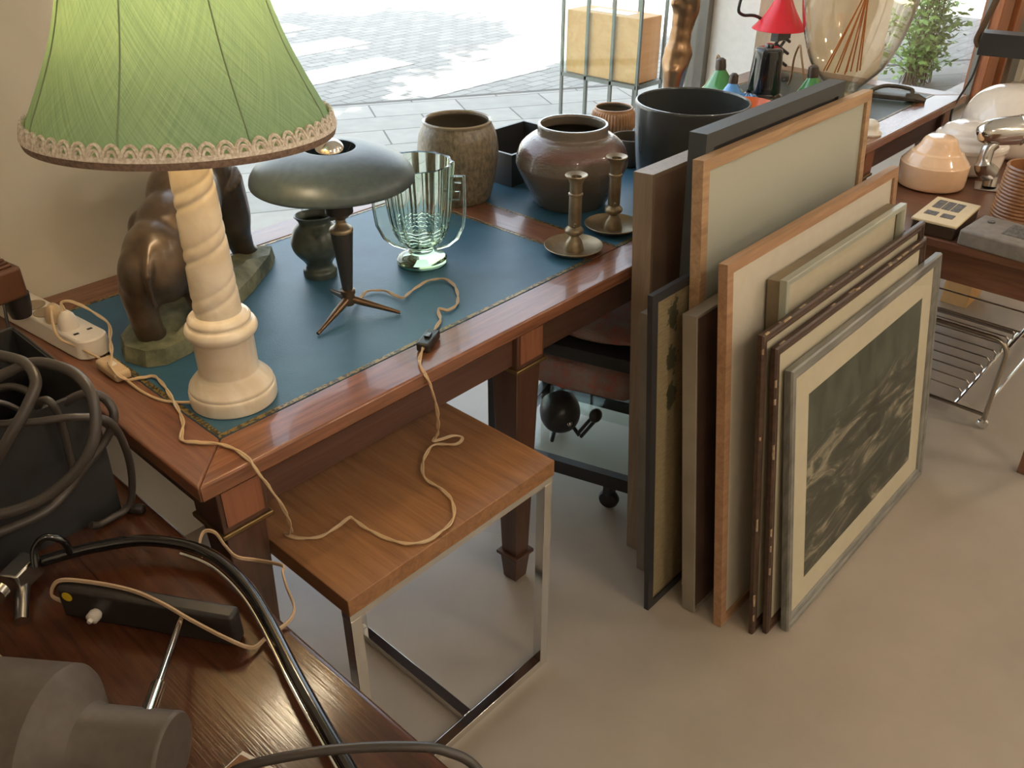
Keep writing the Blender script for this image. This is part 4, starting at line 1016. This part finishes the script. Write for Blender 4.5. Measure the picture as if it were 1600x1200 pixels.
o = softroll('folded_rug', '', -.21, .222, .015, .37, .489, .535, 'rug'); tag(o, 'red patterned folded rug on the top shelf of the black trolley', 'rug')
o = softroll('cushion', '', -.19, .205, .03, .30, .301, .446, 'rug'); tag(o, 'shaggy dark red cushion on the glass shelf of the black trolley', 'cushion')
# clip lamp on trolley lower shelf
cl = thing('clip_lamp', 'black clip lamp hanging below the glass shelf of the trolley', 'lamp', tuple(tp_(-.06, .05, .12)))
hc = tp_(-.03, .06, .238)
build('lamp_head', MB().lathe(smoothprof([(0, -.05), (.035, -.045), (.052, -.02), (.055, .01), (.050, .035)], 5)+[(.046, .034), (.0, .0)], hc, 32, rotm((0, 0, 1), (b_*.75-a_*.45+Vector((0, 0, .3))).normalized())), 'black_metal', cl)
build('head_knob', MB().ell(hc+Vector((-.02, -.05, -.004)), (.008, .008, .008)), 'steel', cl)
build('arm', MB().tube([hc+a_*.03, tp_(.015, .05, .208), tp_(.035, .045, .190)], .006, 6).tube([tp_(.030, .045, .195), tp_(.075, .04, .27)], .005, 6).tube([tp_(.040, .045, .188), tp_(.085, .04, .265)], .005, 6), 'black_metal', cl)
build('clip', MB().ell(tp_(.08, .04, .272), (.02, .016, .02)), 'black_plastic', cl)
build('stand', MB().tube([tp_(-.04, .06, .20), tp_(-.06, .08, .121)], .006, 8), 'black_metal', cl)

# ------------------------------------------------------------------ wire cart
ct = thing('wire_cart', 'chrome wire record cart on castors under the brown table', 'cart', (2.5, -.35, 0))
X0, X1, Y0, Y1 = 2.23, 2.86, -.566, -.06
def endloop(x):
    r = .045; z1 = .305
    P = [(x, Y0, .03), (x, Y0, z1-r)]+[(x, Y0+r-r*math.cos(t), z1-r+r*math.sin(t)) for t in [PI/2*i/6 for i in range(1, 7)]]
    P += [(x, Y1-r+r*math.sin(t), z1-r+r*math.cos(t)) for t in [PI/2*i/6 for i in range(0, 7)]]+[(x, Y1, .03)]
    return P
for x in (X0, X1): 
    build('end_frame', MB().tube(endloop(x), .0075, 10).tube([(x, Y0, .048), (x, Y1, .048)], .006, 8), 'cart', ct)
build('lower_rail', MB().tube([(X0, -.475, .052), (X1, -.475, .052)], .006, 8), 'chrome', ct)
build('lower_rail', MB().tube([(X0, -.15, .052), (X1, -.15, .052)], .006, 8), 'chrome', ct)
build('side_rail', MB().tube([(X0, Y0, .10), (X1, Y0, .10)], .0055, 8), 'chrome', ct)
build('side_rail', MB().tube([(X0, Y0, .285), (X1, Y0, .285)], .006, 8), 'chrome', ct)
for k in range(9):
    x = X0+.03+k*.066
    build('basket_wire', MB().tube([(x, -.475, .055), (x, -.475, .082), (x, -.467, .090), (x, -.158, .090), (x, -.15, .082), (x, -.15, .055)], .0026, 6), 'cart', ct)
for k in range(4):
    x = X0+.13+k*.15
    build('top_wire', MB().tube([(x, Y0, .287), (x, Y1, .287)], .003, 6), 'cart', ct)
build('side_rail', MB().tube([(X0, Y1, .285), (X1, Y1, .285)], .006, 8), 'chrome', ct)
for x in (X0, X1):
    for y in (Y0, Y1):
        cw = build('castor', MB().lathe([(0, -.008), (.014, -.008), (.0175, -.004), (.0175, .004), (.014, .008), (0, .008)], (x, y, .0178), 20, rotm((0, 0, 1), (.9, .4, 0))), 'chrome', ct)
        build('castor_fork', MB().obox((x, y, .031), (.014, .014, .018)), 'cart', cw)
tag(build('cardboard_box', MB().bx(3.05, 3.22, -.24, -.14, 0, .10), 'card', bevel=.002), 'tan cardboard box on the floor behind the wire cart', 'box')
tag(build('cable', MB().tube(spline([(2.60, -.02, .005), (2.72, .02, .005), (2.82, -.06, .005), (2.78, -.16, .005), (2.64, -.14, .005)], 8), .005, 8), 'black_plastic'), 'black cable loop on the floor under the brown table', 'cable')

# ------------------------------------------------------------------ things on the brown table
Z2 = .62
def opal(label, c, prof, mat):
    o = MB().lathe([(0, 0)]+prof+[(0, prof[-1][1])], c, 64)
    return tag(build('glass_lampshade', o, mat, angle=35), label, 'lampshade', 'opal glass lampshades on the brown table')
opal('smallest stepped opal lampshade, peach coloured, at the near end of the three', (2.50, -.150, Z2),
     smoothprof([(.080, 0), (.098, .006), (.1025, .016)], 4)+[(.1040, .072), (.1030, .077), (.0995, .080), (.0985, .083)]+smoothprof([(.0965, .085), (.086, .098), (.080, .106)], 4)+[(.0775, .110), (.0705, .1125), (.0685, .115)]+smoothprof([(.067, .117), (.058, .130), (.052, .143), (.046, .152), (.040, .1565)], 4)+[(.036, .1575), (0, .158)], 'opal_peach')
opal('white opal lampshade with stepped rings, between the peach one and the dome', (2.735, -.165, Z2),
     smoothprof([(.09, 0), (.112, .012), (.120, .03), (.124, .075)], 4)+[(.128, .080), (.128, .092)]+smoothprof([(.122, .100), (.108, .108)], 3)+smoothprof([(.106, .110), (.100, .122), (.088, .128)], 3)+smoothprof([(.086, .130), (.078, .142), (.066, .148)], 3)+[(.064, .150), (.05, .156), (0, .157)], 'opal')
opal('largest opal lampshade, a smooth pale dome at the far end', (3.03, -.205, Z2),
     smoothprof([(.10, 0), (.135, .02), (.152, .06), (.157, .10), (.148, .15), (.120, .195), (.075, .222), (.03, .231), (0, .232)], 6), 'opal')
hl = thing('spot_lamp', 'chrome bullet headed spotlight on a square foot between opal shades and ribbed pot', 'lamp', (2.60, -.30, Z2))
build('foot_plate', MB().obox((2.60, -.30, Z2+.003), (.085, .085, .005), Matrix.Rotation(.3, 3, 'Z')), 'steel', hl, bevel=.001)
build('stem', MB().tube(spline([(2.60, -.30, Z2+.005), (2.605, -.295, Z2+.04), (2.575, -.275, Z2+.07), (2.585, -.27, Z2+.12), (2.60, -.28, Z2+.14)], 6), [.022]*7+[.028]*7+[.02]*11, 14), 'steel', hl)
hd_ = Vector((.42, -.50, .06)).normalized(); hR = rotm((0, 0, 1), hd_)
hh = build('lamp_head', MB().lathe(smoothprof([(0, -.075), (.022, -.068), (.036, -.045), (.042, -.01), (.044, .03), (.044, .05)], 5)+[(.047, .052), (.047, .060), (.043, .062), (.0, .050)], Vector((2.615, -.285, Z2+.175)), 32, hR), 'chrome', hl)
ph = MB().lathe([(0, 0)]+[(.075-.012*(1-i/40)**1+.0022*math.sin(i*PI*2/3.6)**1, .001+.165*i/40) for i in range(0, 0)], (0, 0, 0), 8) if False else None
rp2 = [(.0, 0), (.079, 0)]
nr = 15
for k in range(nr):
    z = .004+k*.0099; r = .081-.009*(k/nr)
    rp2 += [(r-.003, z), (r, z+.003), (r, z+.0065), (r-.003, z+.0095)]
rp2 += [(.070, .154), (.073, .159), (.070, .164), (.065, .162), (.063, .12), (.058, .01), (0, .01)]
tag(build('ribbed_pot', MB().lathe(rp2, (2.36, -.460, Z2), 64), 'pot_brown', angle=60), 'brown stoneware pot with horizontal ribs at the right edge of the picture', 'pot')
b1 = thing('keypad_box', 'cream topped box with dark keypad panels near the peach lampshade', 'box', (2.175, -.31, Z2))
R1 = Matrix.Rotation(math.radians(2), 3, 'Z')
build('case', MB().obox((2.172, -.312, Z2+.018), (.215, .118, .036), R1), 'bakelite', b1, bevel=.004)
tp1 = build('cream_top', MB().obox((2.172, -.312, Z2+.040), (.222, .124, .008), R1), 'box_cream', b1, bevel=.003, seg=3)
for k in range(3): build('key_panel', MB().obox((2.215, -.277-k*.026, Z2+.0445), (.075, .023, .0014), R1), 'keypad', tp1, bevel=.0004)
for y in (-.285, -.330): build('key_panel', MB().obox((2.128, y, Z2+.0445), (.034, .034, .0014), R1), 'keypad', tp1, bevel=.0004)
b2 = thing('keypad_box', 'grey enamelled box with round button at the right front of the brown table', 'box', (2.13, -.49, Z2))
build('case', MB().obox((2.130, -.492, Z2+.022), (.165, .195, .044), Matrix.Rotation(math.radians(-4), 3, 'Z')), 'box_grey', b2, bevel=.006, seg=3)
build('button', MB().lathe([(0, .0), (.010, 0), (.010, .004), (.007, .005), (0, .005)], (2.165, -.435, Z2+.044), 20), 'keypad', b2)
build('dark_panel', MB().obox((2.140, -.515, Z2+.0445), (.090, .060, .002), Matrix.Rotation(math.radians(-4), 3, 'Z')), 'keypad', b2)
# lamp with black box shade
kl = thing('table_lamp', 'lamp with black rectangular shade on a bent tube at the upper right', 'lamp', (3.20, -.10, Z2))
build('shade', MB().obox((3.14, -.115, .957), (.085, .205, .075), Matrix.Rotation(math.radians(12), 3, 'Z')), 'black_metal', kl, bevel=.003)
build('tube_arm', MB().tube(spline([(3.10, -.02, .945), (3.10, -.006, .965), (3.10, -.012, 1.00), (3.10, -.035, 1.10), (3.12, -.05, 1.25)], 8), .011, 10).tube([(3.22, -.10, Z2), (3.22, -.10, .93)], .009, 10), 'bark', kl)
build('cord', MB().tube(spline([(3.10, -.03, .92), (3.09, -.025, .84), (3.07, .005, .73), (3.02, -.016, .67), (2.95, -.035, .624)], 8), .004, 8), 'black_plastic', kl)
build('base', MB().lathe([(0, 0), (.07, 0), (.065, .015), (.02, .02), (0, .02)], (3.22, -.10, Z2), 28), 'black_metal', kl)

# ------------------------------------------------------------------ things on the sideboard
Z3 = .66
# wall spotlight
ws = thing('plate_spotlight', 'brown grey wall spotlight with black mounting plate lying on the sideboard', 'spotlight', (-.2, -.15, Z3))
pa, pb_ = Vector((-.211, .005, 0)), Vector((-.083, -.214, 0)); pd = (pb_-pa).normalized(); pang = math.atan2(pd.y, pd.x)
PR = Matrix.Rotation(pang, 3, 'Z')
pl_c = Vector((-.142, -.094, Z3+.0275))
plate = build('mounting_plate', MB().obox(pl_c, (.256, .024, .053), PR), 'black_plastic', ws, bevel=.005, seg=3)
pn = Vector((pd.y, -pd.x, 0))   # towards camera
sp = pl_c+pn*.0122-pd*.112
build('sticker', MB().lathe([(0, 0), (.0075, 0), (.0075, .0006), (0, .0006)], sp+Vector((0, 0, .014)), 24, rotm((0, 0, 1), pn)), 'yellow', plate)
build('pull_switch', MB().lathe([(0, 0), (.007, 0), (.009, .004), (.0085, .013), (.004, .015), (.003, .019), (0, .019)], pl_c+pn*.012-pd*.072+Vector((0, 0, -.006)), 20, rotm((0, 0, 1), pn)), 'plastic_white', plate)
r0 = pl_c+pn*.01+pd*.055+Vector((0, 0, .012)); r1 = Vector((-.228, -.300, Z3+.088))
r1 = Vector((-.248, -.322, Z3+.112))
build('rod', MB().tube([r0, r1], .0048, 14).tube([r0+(r1-r0)*.72, r1], .008, 14), 'chrome', ws)
hdv = Vector((.60, -.80, .0)).normalized(); hcen = Vector((-.297, -.288, Z3+.0835))
hdR = rotm((0, 0, 1), hdv)
head = MB().lathe([(0, .090)]+smoothprof([(.041, .090), (.043, .087), (.043, .083)], 2)+[(.043, .002), (.046, -.004)]+[(.046, -.004), (.079, -.030), (.082, -.035), (.082, -.13), (.079, -.132), (.077, -.13), (.077, -.04), (.0, -.03)], hcen, 64, hdR)
build('lamp_head', head, 'spot', ws, angle=30)
wc = [(-.212, .016, .680), (-.220, .022, .695), (-.208, .016, .715), (-.185, -.012, .7165), (-.152, -.070, .7165), (-.134, -.122, .714), (-.120, -.165, .704), (-.100, -.215, .690), (-.078, -.232, .668), (-.054, -.228, .664), (-.018, -.226, .664), (.004, -.208, .662), (.030, -.149, .640), (.043, -.120, .640), (.052, -.105, .640), (.040, -.052, .625), (.014, -.045, .645), (.006, -.031, .665), (-.001, -.024, .690), (-.012, -.012, .692), (-.025, -.018, .680), (-.029, -.028, .664)]
build('cord', MB().tube(spline(wc, 6), .0019, 8).tube([p+Vector((.0, .0, .0030)) for p in spline(wc, 6)], .0018, 8), 'cord_old', ws)
# swing arm lamp: curved black tube, clamp and shade
sl = thing('arc_lamp', 'arc shaped black and chrome lamp arm with clamp lying across the sideboard', 'lamp', (-.1, -.1, Z3))
arc = [(-.200, .105, .690), (-.170, .094, .690), (-.134, .077, .690), (-.083, .042, .690), (-.044, -.015, .690), (-.028, -.073, .690), (-.030, -.150, .690), (-.046, -.227, .690), (-.072, -.321, .690), (-.091, -.397, .690), (-.113, -.490, .690), (-.14, -.60, .690)]
build('curved_tube', MB().tube(spline(arc, 10), .0085, 14), 'black_tube', sl)
build('chrome_rod', MB().tube([p+Vector((-.011, -.004, -.006)) for p in spline(arc[4:], 10)], .0032, 10), 'chrome', sl)
build('hook', MB().tube(spline([(-.214, .086, .700), (-.205, .095, .722), (-.188, .092, .735), (-.170, .085, .720), (-.166, .088, .695)], 8), .0052, 10), 'black_tube', sl)
clp = MB().obox((-.228, .104, .688), (.048, .030, .034), Matrix.Rotation(math.radians(30), 3, 'Z'))
build('clamp', clp, 'steel', sl, bevel=.003)
build('clamp_screw', MB().lathe([(0, 0), (.014, 0), (.014, .012), (0, .012)], (-.262, .088, .692), 20, rotm((0, 0, 1), (-.8, -.6, 0))).tube([(-.236, .09, .676), (-.262, .035, .668)], .010, 10), 'steel', sl)
shc = Vector((-.392, -.104, Z3+.096)); shR = rotm((0, 0, 1), Vector((.15, .90, .35)).normalized())
sp_ = smoothprof([(.092, -.085), (.090, -.04), (.078, .0)], 5); sp2 = smoothprof([(.078, .001), (.066, .030), (.045, .058), (.022, .074), (.018, .090)], 5)
build('shade', MB().lathe(sp_+[(.089, -.085)], shc, 48, shR), 'tan_enamel', sl)
build('shade_cap', MB().lathe(sp2+[(0, .090)], shc, 48, shR), 'iron', sl)
# black basket with cables
bk = thing('basket', 'black square bin full of tangled cables on the left of the sideboard', 'bin', (-.22, .29, Z3))
def quadbox(x0, x1, y0, y1, z0, z1, t, ins):
    o0 = [(x0+ins, y0+ins), (x1-ins, y0+ins), (x1-ins, y1-ins), (x0+ins, y1-ins)]; o1 = [(x0, y0), (x1, y0), (x1, y1), (x0, y1)]
    i1 = [(x0+t, y0+t), (x1-t, y0+t), (x1-t, y1-t), (x0+t, y1-t)]; i0 = [(x0+ins+t, y0+ins+t), (x1-ins-t, y0+ins+t), (x1-ins-t, y1-ins-t), (x0+ins+t, y1-ins-t)]
    vs = [(*p, z0) for p in o0]+[(*p, z1) for p in o1]+[(*p, z1) for p in i1]+[(*p, z0+t) for p in i0]
    f = [(3, 2, 1, 0), (12, 13, 14, 15)]
    for k in range(4):
        k2 = (k+1) % 4
        f += [(k, k2, 4+k2, 4+k), (4+k, 4+k2, 8+k2, 8+k), (8+k, 8+k2, 12+k2, 12+k)]
    return MB().add(vs, f)
build('bin_body', quadbox(-.40, -.050, .163, .44, Z3, Z3+.225, .004, .006), 'black_metal', bk)
build('rim', MB().tube([(-.40, .163, Z3+.225), (-.05, .163, Z3+.225), (-.05, .44, Z3+.225), (-.40, .44, Z3+.225)], .0035, 8, True), 'black_metal', bk)
CB = [
 ('thick dark cable looping over the top of the black bin', [(-.26, .30, .80), (-.24, .33, .93), (-.175, .245, .965), (-.130, .165, .968), (-.128, .120, .955), (-.151, .106, .930), (-.182, .104, .900), (-.21, .12, .86), (-.25, .14, .82)], .0075),
 ('long dark cable hanging in a wide loop down the front of the black bin', [(-.24, .26, .90), (-.163, .180, .945), (-.118, .146, .965), (-.092, .098, .962), (-.088, .055, .948), (-.098, .032, .915), (-.119, .024, .880), (-.150, .036, .846), (-.190, .056, .820), (-.235, .080, .812), (-.29, .11, .82)], .0075),
 ('thin dark cable curling from the bin down onto the sideboard', [(-.27, .22, .895), (-.175, .152, .892), (-.145, .130, .890), (-.097, .105, .886), (-.060, .100, .862), (-.043, .116, .800), (-.036, .146, .722), (-.050, .150, .675), (-.078, .152, .667), (-.100, .150, .668), (-.112, .148, .676)], .0055),
 ('dark cable bent round the right corner of the black bin', [(-.12, .20, .84), (-.085, .165, .880), (-.060, .145, .890), (-.042, .140, .872), (-.042, .128, .850), (-.060, .134, .815), (-.100, .130, .790), (-.134, .128, .765), (-.177, .118, .755), (-.25, .13, .75)], .0065),
 ('grey cable standing upright out of the black bin', [(-.14, .22, .68), (-.135, .20, .78), (-.125, .17, .88), (-.118, .148, .905), (-.112, .138, .895), (-.110, .140, .85), (-.112, .145, .78)], .0055),
 ('thin cable arching inside the black bin', [(-.30, .30, .70), (-.26, .30, .84), (-.20, .28, .875), (-.14, .26, .86), (-.11, .25, .80), (-.10, .25, .70)], .004),
 ('dark cable coiled low inside the black bin', [(-.33, .38, .70), (-.22, .41, .78), (-.10, .38, .82), (-.09, .26, .80), (-.18, .21, .76), (-.30, .25, .72)], .0065)]
for lab, pts, r in CB:
    tag(build('cable', MB().tube(spline(pts, 10), r, 10), 'rubber'), lab, 'cable', 'cables in the black bin')
tag(build('cable_plug', MB().obox((-.045, .148, Z3+.007), (.034, .014, .012), Matrix.Rotation(-.9, 3, 'Z')), 'black_plastic', bevel=.003), 'small black plug lying beside the black bin on the sideboard', 'plug')
gm = MB().tube(spline([(-.30, .24, .83), (-.20, .22, .84), (-.14, .24, .83)], 6), .003, 6)
hs = spline([(-.262, -.37, .668), (-.240, -.378, .680), (-.225, -.388, .700), (-.201, -.404, .715), (-.176, -.430, .730), (-.136, -.468, .740), (-.097, -.505, .742), (-.059, -.544, .740), (-.040, -.563, .730), (-.024, -.584, .712), (-.020, -.62, .68), (-.03, -.67, .667)], 8)
tag(build('hose', MB().tube(hs, .0055, 10), 'rubber'), 'dark flexible tube crossing the bottom edge of the picture', 'tube')
cx = thing('picture_frame', 'corner of a small brown frame with white edge at the bottom of the picture', 'picture frame', (-.215, -.42, Z3))
CR = Matrix.Rotation(math.radians(8), 3, 'Z') @ Matrix.Rotation(math.radians(-14), 3, 'X')
build('frame', MB().obox((-.2035, -.4050, Z3+.034), (.052, .052, .014), CR), 'teak', cx, bevel=.002)
build('white_edge', MB().obox((-.2015, -.4030, Z3+.036), (.057, .057, .004), CR), 'plastic_white', cx)

# ------------------------------------------------------------------ display stand outside and other outdoor things
ds = thing('display_stand', 'grey metal and glass display stand outside the window holding a plywood crate', 'display stand', (2.89, 1.42, 0))
x0, x1, y0, y1 = 2.80, 2.985, 1.225, 1.645
for x in (x0, x1):
    for k in range(4):
        y = y0+(y1-y0)*k/3
        build('post', MB().bx(x-.006, x+.006, y-.006, y+.006, 0, 1.35), 'rack', ds)
for z in (.655, 1.34):
    build('rail', MB().bx(x0, x1, y0-.006, y0+.006, z-.008, z+.008).bx(x0, x1, y1-.006, y1+.006, z-.008, z+.008).bx(x0-.006, x0+.006, y0, y1, z-.008, z+.008).bx(x1-.006, x1+.006, y0, y1, z-.008, z+.008), 'rack', ds)
build('shelf', MB().bx(x0+.006, x1-.006, y0+.006, y1-.006, .655, .662), 'rack', ds)
build('glass_panel', MB().bx(x0-.0085, x0-.0065, y0, y1, .665, 1.33), 'shelf_glass', ds, smooth=False)
cr = thing('crate', 'plywood crate on the shelf of the display stand outside', 'crate', (2.89, 1.43, .664))
build('crate_body', MB().bx(x0+.012, x1-.012, y0+.012, y1-.012, .664, .930), 'crate', cr, bevel=.004)
build('paper_label', MB().bx(2.85, 2.93, 1.33, 1.55, .9305, .9315), 'plastic_white', cr)

# shrub outside right window
sb = thing('shrub', 'leafy green shrub outside the right hand window', 'shrub', (6.62, 1.36, -.004))
rnd = random.Random(3); lf = MB(); sm = MB(); lm = []
root = Vector((6.62, 1.36, -.004))
for k in range(54):
    a = rnd.uniform(0, 2*PI); rr = rnd.uniform(.12, .78); h = rnd.uniform(.15, 1.3)
    tip = root+Vector((rr*math.cos(a), .26*rr*math.sin(a), h)); midp = root+Vector((rr*.4*math.cos(a), .15*rr*math.sin(a), h*.75))
    P = spline([root+Vector((rnd.uniform(-.25, .25), rnd.uniform(-.06, .06), 0)), midp, tip], 6)
    sm.tube(P, [.004-.003*i/(len(P)-1) for i in range(len(P))], 5)
    for i in range(3, len(P)):
        for _ in range(5):
            p = P[i]+Vector((rnd.uniform(-.06, .06), rnd.uniform(-.06, .06), rnd.uniform(-.05, .05)))
            u = Vector((rnd.uniform(-1, 1), rnd.uniform(-1, 1), rnd.uniform(-.6, .5))).normalized(); w_ = u.cross(Vector((rnd.uniform(-1, 1), rnd.uniform(-1, 1), 1))).normalized()
            L = rnd.uniform(.04, .075); W_ = L*.24
            lf.add([p, p+u*L*.5+w_*W_, p+u*L, p+u*L*.5-w_*W_], [(0, 1, 2, 3)])
build('stems', sm, 'bark', sb)
fo = build('foliage', lf, 'leaf', sb, smooth=False); fo['kind'] = 'stuff'
# street tree (outside, left of the window) whose crown shades the crossing
tt = thing('street_tree', 'street tree outside whose crown dapples the crossing', 'tree', (-.8, 3.0, -.01))
build('trunk', MB().tube([(-.8, 3.0, -.01), (-.8, 3.0, 2.5), (-.8, 2.7, 5.0), (-.75, 2.1, 6.8)], [.14, .12, .09, .05], 12), 'bark', tt)
lf = MB(); rnd = random.Random(5)
cs_ = []
for k in range(60):
    a = rnd.uniform(0, 2*PI); e = rnd.uniform(0, 1)**.5
    cs_.append(Vector((-.75+2.5*e*math.cos(a), 2.1+1.7*e*math.sin(a), 6.84+rnd.uniform(-.9, .9)*(1.1-e))))
for c in cs_:
    for _ in range(170):
        p = c+Vector((rnd.gauss(0, .20), rnd.gauss(0, .20), rnd.gauss(0, .14)))
        u = Vector((rnd.uniform(-1, 1), rnd.uniform(-1, 1), rnd.uniform(-.5, .5))).normalized(); w_ = u.cross(Vector((rnd.uniform(-.5, .5), rnd.uniform(-.5, .5), 1))).normalized()
        L = rnd.uniform(.14, .24); W_ = L*.34
        lf.add([p, p+u*L*.5+w_*W_, p+u*L, p+u*L*.5-w_*W_], [(0, 1, 2, 3)])
fo = build('crown', lf, 'leaf', tt, smooth=False); fo['kind'] = 'stuff'

# ------------------------------------------------------------------ lights
def lamp_obj(nm, typ, loc, energy, color, **k):
    l = bpy.data.lights.new(nm, typ); l.energy = energy; l.color = color
    o = bpy.data.objects.new(nm, l); COL.objects.link(o); o.location = loc
    for a, v in k.items(): setattr(l, a, v)
    return o
lamp_obj('shade_bulb_light', 'POINT', (LX, LY, Tz+.605), 6.0, (1, .83, .60), shadow_soft_size=.04)
bulb.visible_shadow = True
for i, (x, y) in enumerate(((-.9, -2.4), (.9, -2.6), (2.7, -2.2), (4.6, -1.6), (.6, -3.9), (3.6, -3.9), (6.3, -2.2))):
    pn_ = thing('ceiling_lamp', 'round ceiling lamp with warm bulb', 'ceiling lamp', (x, y, 3.0), 'warm ceiling lamps')
    build('canopy', MB().lathe([(0, 0), (.07, 0), (.07, -.02), (.03, -.03), (0, -.03)], (x, y, 3.0), 24), 'black_metal', pn_)
    build('bulb', MB().ell((x, y, 2.92), (.05, .05, .05)), 'ceil_lit', pn_)
    lamp_obj('ceiling_light', 'POINT', (x, y, 2.84), 22, (1, .89, .76), shadow_soft_size=.06)
sun_dir = Vector((.60, .52, -.92)).normalized()
sun = lamp_obj('sun', 'SUN', (0, 0, 8), 30.0, (1, .96, .88), angle=math.radians(.6))
sun.rotation_euler = Vector((0, 0, -1)).rotation_difference(sun_dir).to_euler()

w = bpy.data.worlds.new('world'); S.world = w; w.use_nodes = True
nt = w.node_tree; bg = nt.nodes['Background']
sky = nt.nodes.new('ShaderNodeTexSky'); sky.sky_type = 'NISHITA'; sky.sun_disc = False
sky.sun_elevation = math.radians(49); sky.sun_rotation = math.atan2(-sun_dir.x, -sun_dir.y)
sky.air_density = 1.3; sky.dust_density = 2.2
hs_ = nt.nodes.new('ShaderNodeHueSaturation'); hs_.inputs['Saturation'].default_value = .45
nt.links.new(sky.outputs[0], hs_.inputs['Color']); nt.links.new(hs_.outputs[0], bg.inputs['Color']); bg.inputs['Strength'].default_value = .85

vs_ = S.view_settings
vs_.view_transform = 'Standard'; vs_.look = 'None'; vs_.exposure = .12; vs_.gamma = 1; vs_.use_curve_mapping = False
